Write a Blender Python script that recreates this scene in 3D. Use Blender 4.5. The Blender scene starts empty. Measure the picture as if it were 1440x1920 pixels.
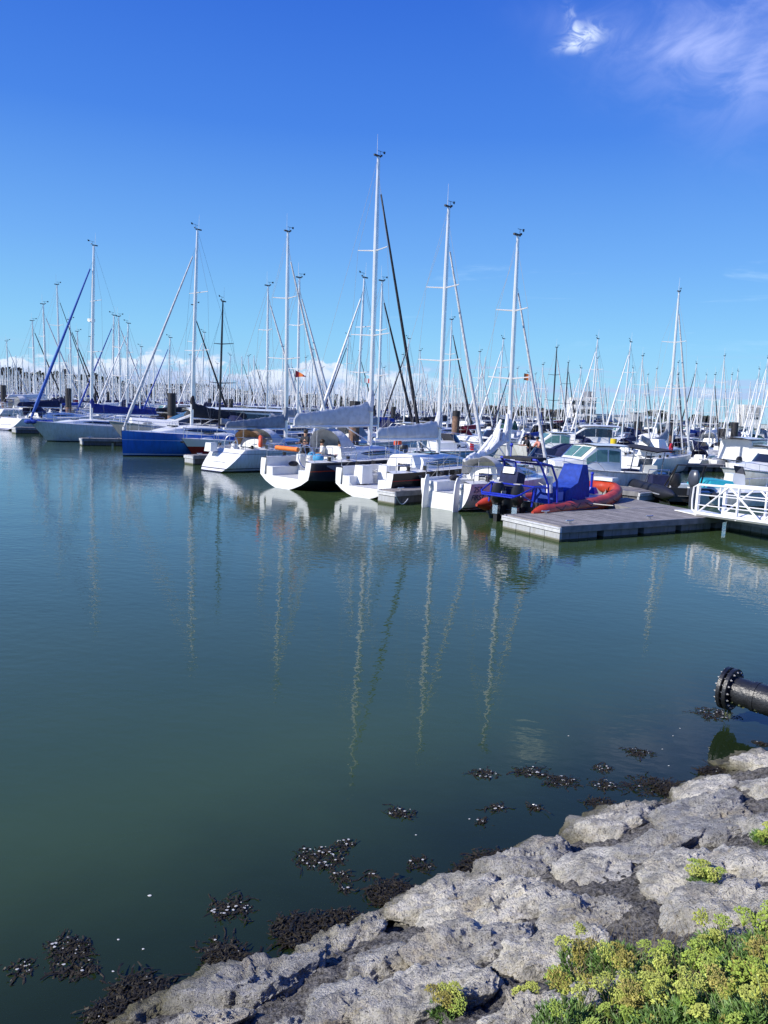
import bpy, bmesh, math, random
from mathutils import Vector, Matrix, Euler, noise
R = math.radians
rnd = random.Random(7)
scene = bpy.context.scene
COL = scene.collection
# ------------------------------------------------------------------ camera frame
PITCH, ROLL, EYE, FPX = 7.83, 2.6, 3.7, 1440.0
CAM = Matrix.Translation((0, 0, EYE)) @ Matrix.Rotation(R(90 - PITCH), 4, 'X') @ Matrix.Rotation(R(ROLL), 4, 'Z')
def ray(px, py):
    return (CAM.to_3x3() @ Vector(((px - 720) / FPX, -(py - 960) / FPX, -1.0)))
def W(px, py, z=0.0):
    d = ray(px, py); t = (z - EYE) / d.z
    return Vector((d.x * t, d.y * t, z))
HX = Vector((0.70, 0.714, 0)).normalized()       # the way the boats of the rows point
TX = Vector((-HX.y, HX.x, 0))                    # the way the walkways run
HANG = math.atan2(HX.y, HX.x)
def col_at_s(px, py, s):                          # point seen at a pixel, standing on row line s
    d = ray(px, py); t = s / (d.x * HX.x + d.y * HX.y)
    return Vector((d.x * t, d.y * t, EYE + d.z * t))
def pix(p):
    q = CAM.inverted() @ Vector(p)
    return (720 + FPX * q.x / -q.z, 960 - FPX * q.y / -q.z)
# ------------------------------------------------------------------ materials
MATS = {}
def nodes(m):
    m.use_nodes = True
    return m.node_tree.nodes, m.node_tree.links
def mat(name, col, rough=0.5, metal=0.0, var=0.06, scale=6.0, bump=0.0, bscale=40.0, spec=0.5, trans=0.0):
    if name in MATS: return MATS[name]
    m = bpy.data.materials.new(name); N, L = nodes(m)
    b = N['Principled BSDF']
    b.inputs['Roughness'].default_value = rough; b.inputs['Metallic'].default_value = metal
    b.inputs['Specular IOR Level'].default_value = spec
    tc = N.new('ShaderNodeTexCoord'); nz = N.new('ShaderNodeTexNoise')
    nz.inputs['Scale'].default_value = scale; nz.inputs['Detail'].default_value = 5
    L.new(tc.outputs['Object'], nz.inputs['Vector'])
    rp = N.new('ShaderNodeValToRGB')
    rp.color_ramp.elements[0].position = 0.3; rp.color_ramp.elements[1].position = 0.7
    rp.color_ramp.elements[0].color = tuple(max(0, c * (1 - 2 * var)) for c in col) + (1,)
    rp.color_ramp.elements[1].color = tuple(min(1, c * (1 + var)) for c in col) + (1,)
    L.new(nz.outputs['Fac'], rp.inputs['Fac']); L.new(rp.outputs['Color'], b.inputs['Base Color'])
    if bump:
        n2 = N.new('ShaderNodeTexNoise'); n2.inputs['Scale'].default_value = bscale; n2.inputs['Detail'].default_value = 4
        L.new(tc.outputs['Object'], n2.inputs['Vector'])
        bp = N.new('ShaderNodeBump'); bp.inputs['Strength'].default_value = bump; bp.inputs['Distance'].default_value = 0.09
        L.new(n2.outputs['Fac'], bp.inputs['Height']); L.new(bp.outputs['Normal'], b.inputs['Normal'])
    if trans:
        b.inputs['Transmission Weight'].default_value = trans
    MATS[name] = m
    return m
def hullmat(name, col, bottom=(0.03, 0.035, 0.05), line=None, stripes=(), rough=0.22):
    if name in MATS: return MATS[name]
    m = mat(name, col, rough, 0, 0.04, 1.5); N, L = nodes(m)
    b = N['Principled BSDF']; src = b.inputs['Base Color'].links[0].from_socket
    tc = N.new('ShaderNodeTexCoord'); sp = N.new('ShaderNodeSeparateXYZ'); L.new(tc.outputs['Object'], sp.inputs[0])
    def band(z0, z1, c, src):
        a = N.new('ShaderNodeMath'); a.operation = 'GREATER_THAN'; a.inputs[1].default_value = z0; L.new(sp.outputs['Z'], a.inputs[0])
        d = N.new('ShaderNodeMath'); d.operation = 'LESS_THAN'; d.inputs[1].default_value = z1; L.new(sp.outputs['Z'], d.inputs[0])
        e = N.new('ShaderNodeMath'); e.operation = 'MULTIPLY'; L.new(a.outputs[0], e.inputs[0]); L.new(d.outputs[0], e.inputs[1])
        mx = N.new('ShaderNodeMixRGB'); L.new(e.outputs[0], mx.inputs[0]); L.new(src, mx.inputs[1]); mx.inputs[2].default_value = tuple(c) + (1,)
        return mx.outputs[0]
    mp = N.new('ShaderNodeMapping'); mp.inputs['Scale'].default_value = (5, 5, .45); L.new(tc.outputs['Object'], mp.inputs[0])
    sn = N.new('ShaderNodeTexNoise'); sn.inputs['Scale'].default_value = 1.6; sn.inputs['Detail'].default_value = 6; sn.inputs['Roughness'].default_value = .7; L.new(mp.outputs[0], sn.inputs['Vector'])
    sr = N.new('ShaderNodeValToRGB'); L.new(sn.outputs['Fac'], sr.inputs[0]); sr.color_ramp.elements[0].position = .38; sr.color_ramp.elements[0].color = (.72, .68, .58, 1); sr.color_ramp.elements[1].position = .56; sr.color_ramp.elements[1].color = (1, 1, 1, 1)
    sm = N.new('ShaderNodeMixRGB'); sm.blend_type = 'MULTIPLY'; sm.inputs[0].default_value = .55; L.new(src, sm.inputs[1]); L.new(sr.outputs[0], sm.inputs[2]); src = sm.outputs[0]
    src = band(-9, 0.06, bottom, src)
    if line: src = band(0.09, 0.15, line, src)
    for z0, z1, c in stripes: src = band(z0, z1, c, src)
    L.new(src, b.inputs['Base Color'])
    return m
WHITE = mat('gelcoat white', (0.78, 0.79, 0.78), 0.25, 0, 0.04, 3)
COCK = mat('cockpit moulding', (0.62, 0.63, 0.64), 0.5, 0, 0.1, 6)
CREAM = mat('deck cream', (0.66, 0.65, 0.60), 0.5, 0, 0.08, 8)
DECK = mat('non slip deck', (0.56, 0.57, 0.58), 0.65, 0, 0.1, 12)
ALU = mat('anodised spar', (0.92, 0.90, 0.86), 0.24, 0.35, 0.05, 2)
DARKSPAR = mat('carbon spar', (0.03, 0.03, 0.035), 0.3, 0.1)
STEEL = mat('stainless', (0.75, 0.76, 0.78), 0.2, 0.9, 0.05)
WIRE = mat('rigging wire', (0.20, 0.21, 0.23), 0.6, 0.0, 0.05)
GLASS = mat('dark glazing', (0.015, 0.02, 0.035), 0.06, 0, 0.05, spec=0.8)
GREEN_GLASS = mat('tinted green glazing', (0.10, 0.22, 0.20), 0.08, 0, 0.1, spec=0.8)
BLACK = mat('black rubber', (0.02, 0.02, 0.022), 0.45, 0, 0.15)
NAVY = mat('navy canvas', (0.012, 0.018, 0.07), 0.85, 0, 0.2, 5, 0.3, 8)
BLUE = mat('royal blue canvas', (0.012, 0.05, 0.33), 0.8, 0, 0.15, 5, 0.4, 8)
GREYC = mat('grey canvas', (0.30, 0.32, 0.35), 0.85, 0, 0.12, 4, 0.5, 6)
PALEC = mat('pale grey canvas', (0.55, 0.57, 0.60), 0.85, 0, 0.1, 4, 0.5, 6)
BLACKC = mat('black canvas', (0.022, 0.022, 0.03), 0.85, 0, 0.2, 4, 0.4, 6)
REDC = mat('burgundy canvas', (0.20, 0.012, 0.03), 0.85, 0, 0.2, 4, 0.3, 6)
GREENC = mat('green canvas', (0.01, 0.07, 0.05), 0.85, 0, 0.2, 4, 0.3, 6)
WHITEC = mat('white sailcloth', (0.74, 0.75, 0.76), 0.7, 0, 0.08, 4, 0.4, 6)
TAN = mat('tan canvas', (0.40, 0.24, 0.12), 0.85, 0, 0.15)
ORANGE = mat('orange plastic', (0.75, 0.10, 0.03), 0.45, 0, 0.12)
ORANGEL = mat('orange cloth', (0.80, 0.20, 0.03), 0.6, 0, 0.1)
RED = mat('red paint', (0.5, 0.02, 0.03), 0.4)
YELLOW = mat('yellow plastic', (0.75, 0.55, 0.02), 0.5)
TURQ = mat('turquoise canvas', (0.02, 0.35, 0.45), 0.7)
TEAK = mat('teak', (0.22, 0.12, 0.06), 0.6, 0, 0.2, 20)
BLUEP = mat('blue powder coated tube', (0.012, 0.03, 0.42), 0.35)
SKIN = mat('skin', (0.45, 0.25, 0.17), 0.5)
HAIR = mat('dark hair', (0.03, 0.02, 0.015), 0.6)
# ------------------------------------------------------------------ mesh builder
class MB:
    def __init__(s): s.v = []; s.f = []; s.m = []
    def add(s, vs, fs, mi=0):
        o = len(s.v); s.v += [tuple(v) for v in vs]
        s.f += [tuple(i + o for i in f) for f in fs]; s.m += [mi] * len(fs)
        return s
    def box(s, c, d, mi=0, rz=0.0, ry=0.0, taper=1.0):
        M = Matrix.Translation(c) @ Matrix.Rotation(rz, 4, 'Z') @ Matrix.Rotation(ry, 4, 'Y')
        P = []
        for z in (-.5, .5):
            k = 1.0 if z < 0 else taper
            for x, y in ((-.5, -.5), (.5, -.5), (.5, .5), (-.5, .5)):
                P.append(M @ Vector((x * d[0] * k, y * d[1] * k, z * d[2])))
        return s.add(P, [(3, 2, 1, 0), (4, 5, 6, 7), (0, 1, 5, 4), (1, 2, 6, 5), (2, 3, 7, 6), (3, 0, 4, 7)], mi)
    def loft(s, secs, mi=0, ring=False, caps=True):
        n = len(secs[0]); V = [p for q in secs for p in q]; F = []
        for i in range(len(secs) - 1):
            for j in range(n if ring else n - 1):
                k = (j + 1) % n
                F.append((i * n + j, i * n + k, (i + 1) * n + k, (i + 1) * n + j))
        if caps and n > 2:
            F.append(tuple(reversed(range(n)))); F.append(tuple(range((len(secs) - 1) * n, len(secs) * n)))
        return s.add(V, F, mi)
    def tube(s, pts, r, n=6, mi=0, flat=1.0, up=None):
        pts = [Vector(p) for p in pts]; m = len(pts)
        if not isinstance(r, (list, tuple)): r = [r] * m
        secs = []; prev = None
        for i in range(m):
            t = (pts[min(i + 1, m - 1)] - pts[max(i - 1, 0)])
            t = t.normalized() if t.length > 1e-9 else Vector((0, 0, 1))
            a = Vector(up) if up else (prev if prev else (Vector((0, 0, 1)) if abs(t.z) < .9 else Vector((1, 0, 0))))
            x = (a - t * a.dot(t)); x = x.normalized() if x.length > 1e-6 else t.orthogonal().normalized()
            prev = x; y = t.cross(x)
            secs.append([pts[i] + (x * math.cos(2 * math.pi * k / n) + y * math.sin(2 * math.pi * k / n) * flat) * r[i] for k in range(n)])
        return s.loft(secs, mi, True, True)
    def ball(s, c, r, mi=0, nu=10, nv=7):
        r = Vector(r) if isinstance(r, (tuple, list, Vector)) else Vector((r, r, r)); secs = []
        for j in range(nv + 1):
            a = -math.pi / 2 + math.pi * j / nv; q = max(math.cos(a), 0.02)
            secs.append([(c[0] + r.x * q * math.cos(2 * math.pi * i / nu), c[1] + r.y * q * math.sin(2 * math.pi * i / nu), c[2] + r.z * math.sin(a)) for i in range(nu)])
        return s.loft(secs, mi, True, True)
    def extr(s, poly, h0, h1, mi=0):              # polygon in xy, between two heights
        return s.loft([[(x, y, h0) for x, y in poly], [(x, y, h1) for x, y in poly]], mi, True, True)
    def build(s, name, mats, parent=None, smooth=True, ang=38, loc=None):
        me = bpy.data.meshes.new(name); me.from_pydata(s.v, [], s.f)
        for m in (mats if isinstance(mats, (list, tuple)) else [mats]): me.materials.append(m)
        me.polygons.foreach_set('material_index', s.m)
        if smooth:
            me.polygons.foreach_set('use_smooth', [True] * len(s.f))
        me.update()
        bm = bmesh.new(); bm.from_mesh(me); bmesh.ops.recalc_face_normals(bm, faces=bm.faces); bm.to_mesh(me); bm.free()
        if smooth: me.set_sharp_from_angle(angle=R(ang))
        o = bpy.data.objects.new(name, me); COL.objects.link(o)
        if parent: o.parent = parent
        if loc is not None: o.location = loc
        return o
def tag(o, label=None, cat=None, group=None, kind=None):
    if label: o['label'] = label
    if cat: o['category'] = cat
    if group: o['group'] = group
    if kind: o['kind'] = kind
    return o
def empty(name, loc=(0, 0, 0), rz=0.0, label=None, cat=None, group=None):
    o = bpy.data.objects.new(name, None); COL.objects.link(o); o.empty_display_size = 0.3
    o.location = loc; o.rotation_euler = (0, 0, rz)
    return tag(o, label, cat, group)
def dup(root, loc, rz, sc=1.0, label=None, group=None, skip=()):
    r = root.copy(); COL.objects.link(r); r.location = loc; r.rotation_euler = (0, 0, rz); r.scale = (sc, sc, sc)
    if label: r['label'] = label
    if group: r['group'] = group
    for ch in KIDS(root):
        if stem(ch.name) in skip: continue
        c = ch.copy(); COL.objects.link(c); c.parent = r
        for g in KIDS(ch):
            d = g.copy(); COL.objects.link(d); d.parent = c
    return r
_kid = {}
def KIDS(o):
    if o.name not in _kid: _kid[o.name] = list(o.children)
    return _kid[o.name]
def stem(n): return n.split('.')[0]
def text_mesh(txt, size, m, parent, name='lettering', M=None, depth=0.004):
    cu = bpy.data.curves.new('t', 'FONT'); cu.body = txt; cu.size = size; cu.extrude = depth
    t = bpy.data.objects.new('t', cu); COL.objects.link(t)
    dg = bpy.context.evaluated_depsgraph_get(); me = bpy.data.meshes.new_from_object(t.evaluated_get(dg))
    bpy.data.objects.remove(t); me.materials.clear(); me.materials.append(m)
    if M is not None: me.transform(M)
    o = bpy.data.objects.new(name, me); COL.objects.link(o); o.parent = parent
    return o
# ------------------------------------------------------------------ hull shapes
ROUNDP = None
CHINE = [(1, 0), (1.0, .14), (.99, .28), (.98, .42), (.96, .55), (.72, .74), (.48, .86), (.24, .95), (0, 1)]
PLANE = [(1, 0), (.97, .2), (.93, .4), (.89, .58), (.85, .72), (.80, .80), (.5, .9), (.22, .97), (0, 1)]
def lerp(a, b, t): return a + (b - a) * t
def clamp(x, a=0., b=1.): return max(a, min(b, x))
class Hull:
    def __init__(h, L=9., B=3.2, fs=1.0, fb=1.25, style='round', stern=.78, trake=.5, srake=.35, mastf=.57, draft=.38, tz=-.03, bowfull=2.1, dip=0.0):
        h.__dict__.update(locals()); h.NV = 8
    def b(h, u):
        if u < .42: return h.B / 2 * lerp(h.stern, 1, math.sin(math.pi / 2 * u / .42))
        return max(h.B / 2 * (1 - ((u - .42) / .58) ** h.bowfull), .025)
    def sheer(h, u): return lerp(h.fs, h.fb, u ** 1.6) - h.dip * math.sin(math.pi * u)
    def keel(h, u): return lerp(h.tz, -.12, u) - (h.draft) * math.sin(math.pi * clamp(u * .97 + .03)) ** .8 * (1 if u < .97 else .5)
    def pt(h, u, v, side=1, off=0.0):
        sh, k, b = h.sheer(u), h.keel(u), h.b(u)
        a = v * math.pi / 2
        e = lerp(.5, 1.15, clamp((u - .45) / .55) ** 1.3)
        yr = max(math.cos(a), 0) ** e if v < 1 else 0.; zr = math.sin(a) ** 1.25
        if h.style != 'round':
            tab = CHINE if h.style == 'chine' else PLANE
            i = min(int(v * h.NV + 1e-6), h.NV - 1); f = v * h.NV - i
            yc = lerp(tab[i][0], tab[i + 1][0], f); zc = lerp(tab[i][1], tab[i + 1][1], f)
            w = clamp((u - .35) / .5); yr = lerp(yc, yr, w); zr = lerp(zc, zr, w)
        z = sh + (k - sh) * zr; y = b * yr
        x = u * h.L - h.srake * (1 - z / sh) * u ** 6 + h.trake * (z / sh) * (1 - u) ** 8
        return Vector((x - h.mastf * h.L, side * (y + off), z))
    def at_z(h, u, z, side=1, off=0.0):           # a point on the skin at a height
        lo, hi = 0., 1.
        for _ in range(18):
            mid = (lo + hi) / 2
            if h.pt(u, mid).z > z: lo = mid
            else: hi = mid
        return h.pt(u, lo, side, off)
    def shell(h, NU=20):
        m = MB(); secs = []
        for i in range(NU + 1):
            u = (i / NU) ** .9 if i else 0.
            P = [h.pt(u, j / h.NV, 1) for j in range(h.NV + 1)]; Q = [h.pt(u, j / h.NV, -1) for j in range(h.NV)]
            secs.append(P + list(reversed(Q)))
        m.loft(secs, 0, False, False)
        return m
    def band(h, u0, u1, z0, z1, side, off=.008, n=10, taper=False):
        m = MB(); secs = []
        for i in range(n + 1):
            u = lerp(u0, u1, i / n); w = 1.0
            if taper: w = clamp(1 - abs(2 * i / n - 1) ** 4, .12, 1)
            zm = (z0 + z1) / 2; hz = (z1 - z0) / 2 * w
            lift = h.sheer(u) - h.sheer((u0 + u1) / 2)
            secs.append([h.at_z(u, zm + lift - hz, side, off), h.at_z(u, zm + lift + hz, side, off)])
        m.loft(secs, 0, False, False); return m
def deck_mesh(h, uc, floor, inner=.32, open_stern=True, NU=12):
    """deck with a sunken cockpit from the stern to uc"""
    m = MB(); s = 1
    if uc > 0:
        for s in (1, -1):
            secs = []
            for i in range(7):
                u = uc * i / 6; o = h.pt(u, 0, s); bi = max(h.b(u) - inner, .3)
                fx = o.x if i else h.pt(0, 0).x + 0.0
                secs.append([o, Vector((o.x, s * bi, o.z + .07)), Vector((o.x, s * (bi - .04), o.z + .05)), Vector((o.x, s * (bi - .05), floor + .38)), Vector((o.x, s * (bi - .45), floor + .36)), Vector((o.x, s * (bi - .46), floor))])
            m.loft(secs, 0, False, False)
            q = secs[0]; m.add([q[3], q[4], q[5], Vector((q[3].x, q[3].y, floor))], [(0, 1, 2, 3)])
        secs = []
        for i in range(7):
            u = uc * i / 6; x = h.pt(u, 0).x; bi = max(h.b(u) - inner, .3) - .4
            if i == 0 and open_stern: x = h.pt(0, .45).x
            secs.append([(x, -bi, floor), (x, bi, floor)])
        m.loft(secs, 1, False, False)
        u = uc; bi = max(h.b(u) - inner, .3); z = h.sheer(u); x = h.pt(u, 0).x
        m.add([(x, -bi, floor), (x, bi, floor), (x, bi, z + .05), (x, -bi, z + .05)], [(0, 1, 2, 3)], 0)
    secs = []
    for i in range(NU + 1):
        u = lerp(uc, 1, i / NU); o = h.pt(u, 0); b = abs(o.y)
        secs.append([(o.x, b * k, o.z + .07 * (1 - k * k) * min(1, b)) for k in (1, .6, 0, -.6, -1)])
    m.loft(secs, 0, False, False)
    return m
def transom_mesh(h, floor, inner=.32, opened=True):
    m = MB(); P = [h.pt(0, j / h.NV, 1) for j in range(h.NV + 1)]; Q = [h.pt(0, j / h.NV, -1) for j in range(h.NV)]
    out = P + list(reversed(Q)); bi = max(h.b(0) - inner, .3)
    def tx(z): return h.pt(0, 0).x - h.trake * (1 - z / h.sheer(0))
    if opened:
        out = out + [Vector((tx(h.fs), -bi, h.fs)), Vector((tx(floor), -bi, floor)), Vector((tx(floor), bi, floor)), Vector((tx(h.fs), bi, h.fs))]
    back = [p + Vector((.07, 0, 0)) for p in out]; n = len(out)
    m.add(out + back, [tuple(range(n)), tuple(range(2 * n - 1, n - 1, -1))] + [(i, (i + 1) % n, n + (i + 1) % n, n + i) for i in range(n)])
    # keep face from z-fighting with the shell end: it is set slightly aft
    m.v = [(x - .006, y, z) for x, y, z in m.v]
    return m
def trunk(x0, x1, w0, w1, z0, z1, h, front=1.4, aft=.12, n=8, flat=.35):
    """cabin trunk: returns mesh and a function giving side points"""
    def hh(x):
        a = clamp((x - x0) / max(aft, .01)); f = clamp((x1 - x) / front)
        return h * min(a, math.sin(math.pi / 2 * f) ** .9 if f < 1 else 1)
    def P(x, k, s, off=0.):
        t = (x - x0) / (x1 - x0); w = lerp(w0, w1, t ** 1.5); zb = lerp(z0, z1, t)
        tab = [(1, 0), (.97, .45), (.90, .82), (.74, 1.0), (0, 1.10)]
        i = min(int(k), 3); f = k - i
        return Vector((x, s * (w * lerp(tab[i][0], tab[i + 1][0], f) + off), zb + hh(x) * lerp(tab[i][1], tab[i + 1][1], f)))
    m = MB(); secs = []
    xs = [x0, x0 + aft] + [lerp(x0 + aft, x1, i / n) for i in range(1, n + 1)]
    for x in xs:
        A = [P(x, k, 1) for k in range(5)]; Bq = [P(x, k, -1) for k in range(4)]
        secs.append(A + list(reversed(Bq)))
    m.loft(secs, 0, False, True)
    def win(xa, xb, k0=.55, k1=1.6, s=1, off=.012, n=8, taper=True):
        w = MB(); q = []
        for i in range(n + 1):
            x = lerp(xa, xb, i / n); km = (k0 + k1) / 2; kh = (k1 - k0) / 2
            if taper: kh *= clamp(1.05 - (abs(2 * i / n - 1)) ** 3, .1, 1)
            q.append([P(x, km - kh, s, off), P(x, km, s, off + .004), P(x, km + kh, s, off)])
        w.loft(q, 0, False, False); return w
    return m, win
def cover_mesh(xa, xb, z, r0, r1, droop=.0, n=26, seed=0, zrise=0.0, lump=.1):
    """flaked sail under its cover along the boom; xa at the mast, xb at the boom end"""
    m = MB(); rr = random.Random(seed); secs = []
    for i in range(n + 1):
        t = i / n; x = lerp(xa, xb, t)
        hgt = lerp(r0, r1, t ** .7) * (1 + lump * (rr.random() - .5)); wid = lerp(.17, .12, t) * (1 + lump * (rr.random() - .5))
        if i == 0: hgt *= .95; wid *= .6
        if i == n: hgt *= .6; wid *= .5
        zc = z + hgt - .05 + zrise * t - droop * math.sin(math.pi * t)
        secs.append([(x, wid * math.cos(a) * (1.0 if math.sin(a) < 0 else .72), zc + hgt * math.sin(a)) for a in [2 * math.pi * k / 12 for k in range(12)]])
    m.loft(secs, 0, True, True); return m
def hood_mesh(xa, xb, w, z, h, n=8):
    m = MB(); secs = []
    for i in range(n + 1):
        t = i / n; x = lerp(xa, xb, t); hh = h * (1 - .9 * max(0, (t - .35) / .65) ** 1.6) * (1 - .1 * max(0, .35 - t)); ww = w * (1 - .12 * t)
        secs.append([(x - .15 * math.sin(a) * (1 - t), ww * math.cos(a), z + hh * math.sin(a) ** .55) for a in [math.pi * k / 12 for k in range(13)]])
    m.loft(secs, 0, False, False)
    m.v += [(x, y * .985, z_ - .012) for x, y, z_ in m.v]; k = len(m.v) // 2
    m.f += [tuple(i + k for i in reversed(f)) for f in list(m.f)]; m.m += list(m.m)
    return m
def rail(m, pts, r=.014, n=5, mi=0): m.tube(pts, r, n, mi)
# ------------------------------------------------------------------ sailing boat
ROPES = [mat('blue rope', (.03, .10, .40), .8), mat('red rope', (.35, .03, .03), .8), mat('white rope', (.6, .6, .56), .8), mat('black rope', (.03, .03, .03), .8)]
def clutter(root, h, uc, floor, seed):
    """winches, coiled ropes, bags and instruments in and round the cockpit"""
    q = random.Random(seed + 40); x0 = -.57 * h.L
    for s in (1, -1):
        for k in range(2):
            u = uc * (.45 + .4 * k); p = h.pt(u, 0, s, -.2); m = MB(); m.tube([p + Vector((0, 0, .06)), p + Vector((0, 0, .1)), p + Vector((0, 0, .22))], [.10, .07, .09], 10); m.build('winch', BLACK, root)
        m = MB(); p = h.pt(uc * .62, 0, s, -.75); p.z = floor + .42
        for a in range(14):
            t = a * .9; m.tube([p + Vector((.16 * math.cos(t), .13 * math.sin(t), .012 * a)), p + Vector((.16 * math.cos(t + .9), .13 * math.sin(t + .9), .012 * (a + 1)))], .018, 4)
        m.build('coiled_rope', q.choice(ROPES), root)
    m = MB(); p = h.pt(uc * .3, 0, 1, -.8); m.ball((p.x + .5, p.y + .1, floor + .46), (.26, .16, .12), 0, 9, 6); m.build('bag', q.choice([NAVY, BLACKC, GREYC]), root)
    m = MB(); p = h.pt(uc, 0); m.box((p.x - .03, .0, p.z - .12), (.05, .62, .62)); m.build('companionway', GLASS, root, smooth=False)
    m = MB(); m.box((p.x - .04, .75, p.z - .2), (.04, .22, .22)); m.build('instrument', BLACK, root, smooth=False)
def sailboat(name, label, H=12., L=9., B=3.1, fs=1.0, fb=1.25, style='round', stern=.78, trake=.5, srake=.4,
             hull=None, cover=NAVY, furl=WHITEC, furl_r=.075, spar=ALU, opened=False, hood=None, wheel=False,
             deckm=WHITE, window=GLASS, detail=2, cover_r=(.34, .16), covlen=None, zboom=None, cabin_h=.42,
             uc=.30, floor=.5, spreaders=2, rake=1.3, antenna=True, rails=True, seed=1, covrise=0., covdroop=.0, covlump=.1,
             furl_top=.93, wr=1.0, hullwin=None, transm=None, group=None, mastr=.108, category='sailing boat'):
    root = empty(name, label=label, cat=category, group=group)
    h = Hull(L, B, fs, fb, style, stern, trake, srake)
    hull = hull or hullmat('white hull', (.78, .79, .79), line=(.02, .03, .12))
    hp = h.shell(20 if detail > 1 else 12).build('hull', hull, root)
    transom_mesh(h, floor, opened=opened).build('transom', transm or hull, root, ang=20)
    deck_mesh(h, uc if detail > 0 else 0, floor).build('deck', [deckm, DECK], root)
    if detail > 1: clutter(root, h, uc, floor, seed)
    if hullwin:
        for s in (1, -1): h.band(hullwin[0], hullwin[1], hullwin[2], hullwin[3], s, taper=True).build('hull_window', GLASS, root)
    xm = -.0
    x0 = (uc - .57) * L - .02; x1 = .26 * L
    wc = h.B / 2 * .62
    cm, win = trunk(x0, x1, wc, wc * .45, h.sheer(uc) + .02, h.sheer(.83), cabin_h, front=.3 * L)
    cab = cm.build('cabin', deckm, root)
    for s in (1, -1):
        if detail > 1:
            win(x0 + .1 * L, x0 + .36 * L, s=s).build('window', window, cab)
        else: win(x0 + .07 * L, x0 + .36 * L, s=s, n=4).build('window', window, cab)
    zc = h.sheer(.57) + cabin_h
    if detail > 1:
        hm = MB(); hm.box((.12 * L, 0, zc + .0), (.5, .5, .06), 0); hm.box((-.04 * L - .35, 0, zc + .06), (.7, .62, .05), 0); hm.build('hatch', GLASS, cab)
    # mast
    rk = math.tan(R(rake)); top = lambda z: Vector((-rk * z, 0, z))
    m = MB(); nseg = 12
    m.tube([top(lerp(fs, H, i / nseg)) for i in range(nseg + 1)], [mastr * wr * (1 if i < 9 else lerp(1, .62, (i - 9) / 3)) for i in range(nseg + 1)], 8, 0, .72, up=(1, 0, 0))
    mast = m.build('mast', spar, root)
    tips = []
    for k in range(spreaders):
        z = lerp(fs, H, (.42, .70)[k] if spreaders == 2 else .52); w = B * (.36, .27)[k] if spreaders == 2 else B * .34
        for s in (1, -1):
            sp = MB(); sp.tube([top(z), top(z) + Vector((-.22, s * w, .06))], [.035, .022], 5); sp.build('spreader', spar, mast)
        tips.append((z, w))
    if detail > 0:
        hd = MB(); T = top(H)
        hd.box(T + Vector((-.08, 0, .03)), (.42, .08, .07), 0)
        if antenna:
            hd.tube([T + Vector((-.1, 0, 0)), T + Vector((-.12, 0, .95))], [.014, .006], 4, 1)
        hd.tube([T + Vector((.1, 0, 0)), T + Vector((.12, 0, .28))], .01, 4, 0)
        hd.tube([T + Vector((-.05, 0, .26)), T + Vector((.42, .05, .3))], .01, 4, 0)
        hd.add([T + Vector(p) for p in ((.36, .05, .24), (.5, .06, .24), (.52, .06, .36), (.38, .05, .34))], [(0, 1, 2, 3)], 0)
        hd.ball(T + Vector((.2, 0, .1)), .05, 0, 6, 4)
        hd.build('masthead_gear', [BLACK, WHITE], mast)
    # standing rigging
    g = MB(); wr_ = .0065 if detail > 1 else .010
    stern_p = h.pt(0.02, 0) * 1; stern_p.y = 0
    for s in (1, -1):
        ch = h.pt(.54, 0, s, -.12)
        pts = [ch] + [top(z) + Vector((-.22, s * w, .06)) for z, w in tips] + [top(H * .96)]
        g.tube(pts, wr_, 3)
        if detail > 0 and tips:
            g.tube([h.pt(.52, 0, s, -.15), top(tips[0][0])], wr_, 3)
            g.tube([h.pt(.02, 0, s, -.3), Vector((lerp(stern_p.x, top(H).x, .25), 0, H * .25)), ], wr_, 3)
    g.tube([Vector((lerp(stern_p.x, top(H).x, .25), 0, H * .25)) if detail > 0 else stern_p, top(H)], wr_, 3)
    bow = h.pt(.985, 0); bow.y = 0; tf = top(H * furl_top)
    g.tube([bow, top(H * furl_top + .1)], wr_, 3)
    g.build('rigging', WIRE, root)
    if furl:
        f = MB(); a = bow + Vector((-.02, 0, .25)); n = 12
        f.tube([a.lerp(tf, lerp(0.0, .94, i / n)) for i in range(n + 1)], [furl_r * (.6 if i == 0 else lerp(1.1, .42, i / n)) for i in range(n + 1)], 8)
        f.tube([bow + Vector((0, 0, .02)), bow + Vector((-.02, 0, .22))], .11, 8)
        f.build('furled_headsail', furl, root)
    # boom and cover
    zb = zboom or (fs + cabin_h + .62); cl = covlen or L * .42
    bm_ = MB(); bm_.tube([(-.12, 0, zb), (-cl - .15, 0, zb + covrise)], .065, 8, 0, 1.0)
    if detail > 1:
        bm_.tube([(-.16, 0, zb - .75), (-cl * .35, 0, zb - .06)], .03, 6)
        bm_.tube([(-cl * .72, 0, zb - .06), (-cl * .72, 0, fs + .5)], .012, 4)
    bm_.build('boom', spar, root)
    if cover:
        cv = cover_mesh(-.16 - rk * zb, -cl, zb + .08, cover_r[0], cover_r[1], seed=seed, zrise=covrise, droop=covdroop, lump=covlump)
        if detail > 1 and cover_r[0] > .3:
            cv.tube([(-.2, 0, zb + cover_r[0] * 1.2), top(zb + cover_r[0] * 2.2) + Vector((-.02, 0, 0)), top(zb + cover_r[0] * 2.9)], [.2, .17, .11], 8)
        cv.build('sail_cover', cover, root)
    if hood:
        hood_mesh(x0 - .35, x0 + 1.0, wc * .98, h.sheer(uc) + .15, cabin_h + .72).build('sprayhood', hood, root)
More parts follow.
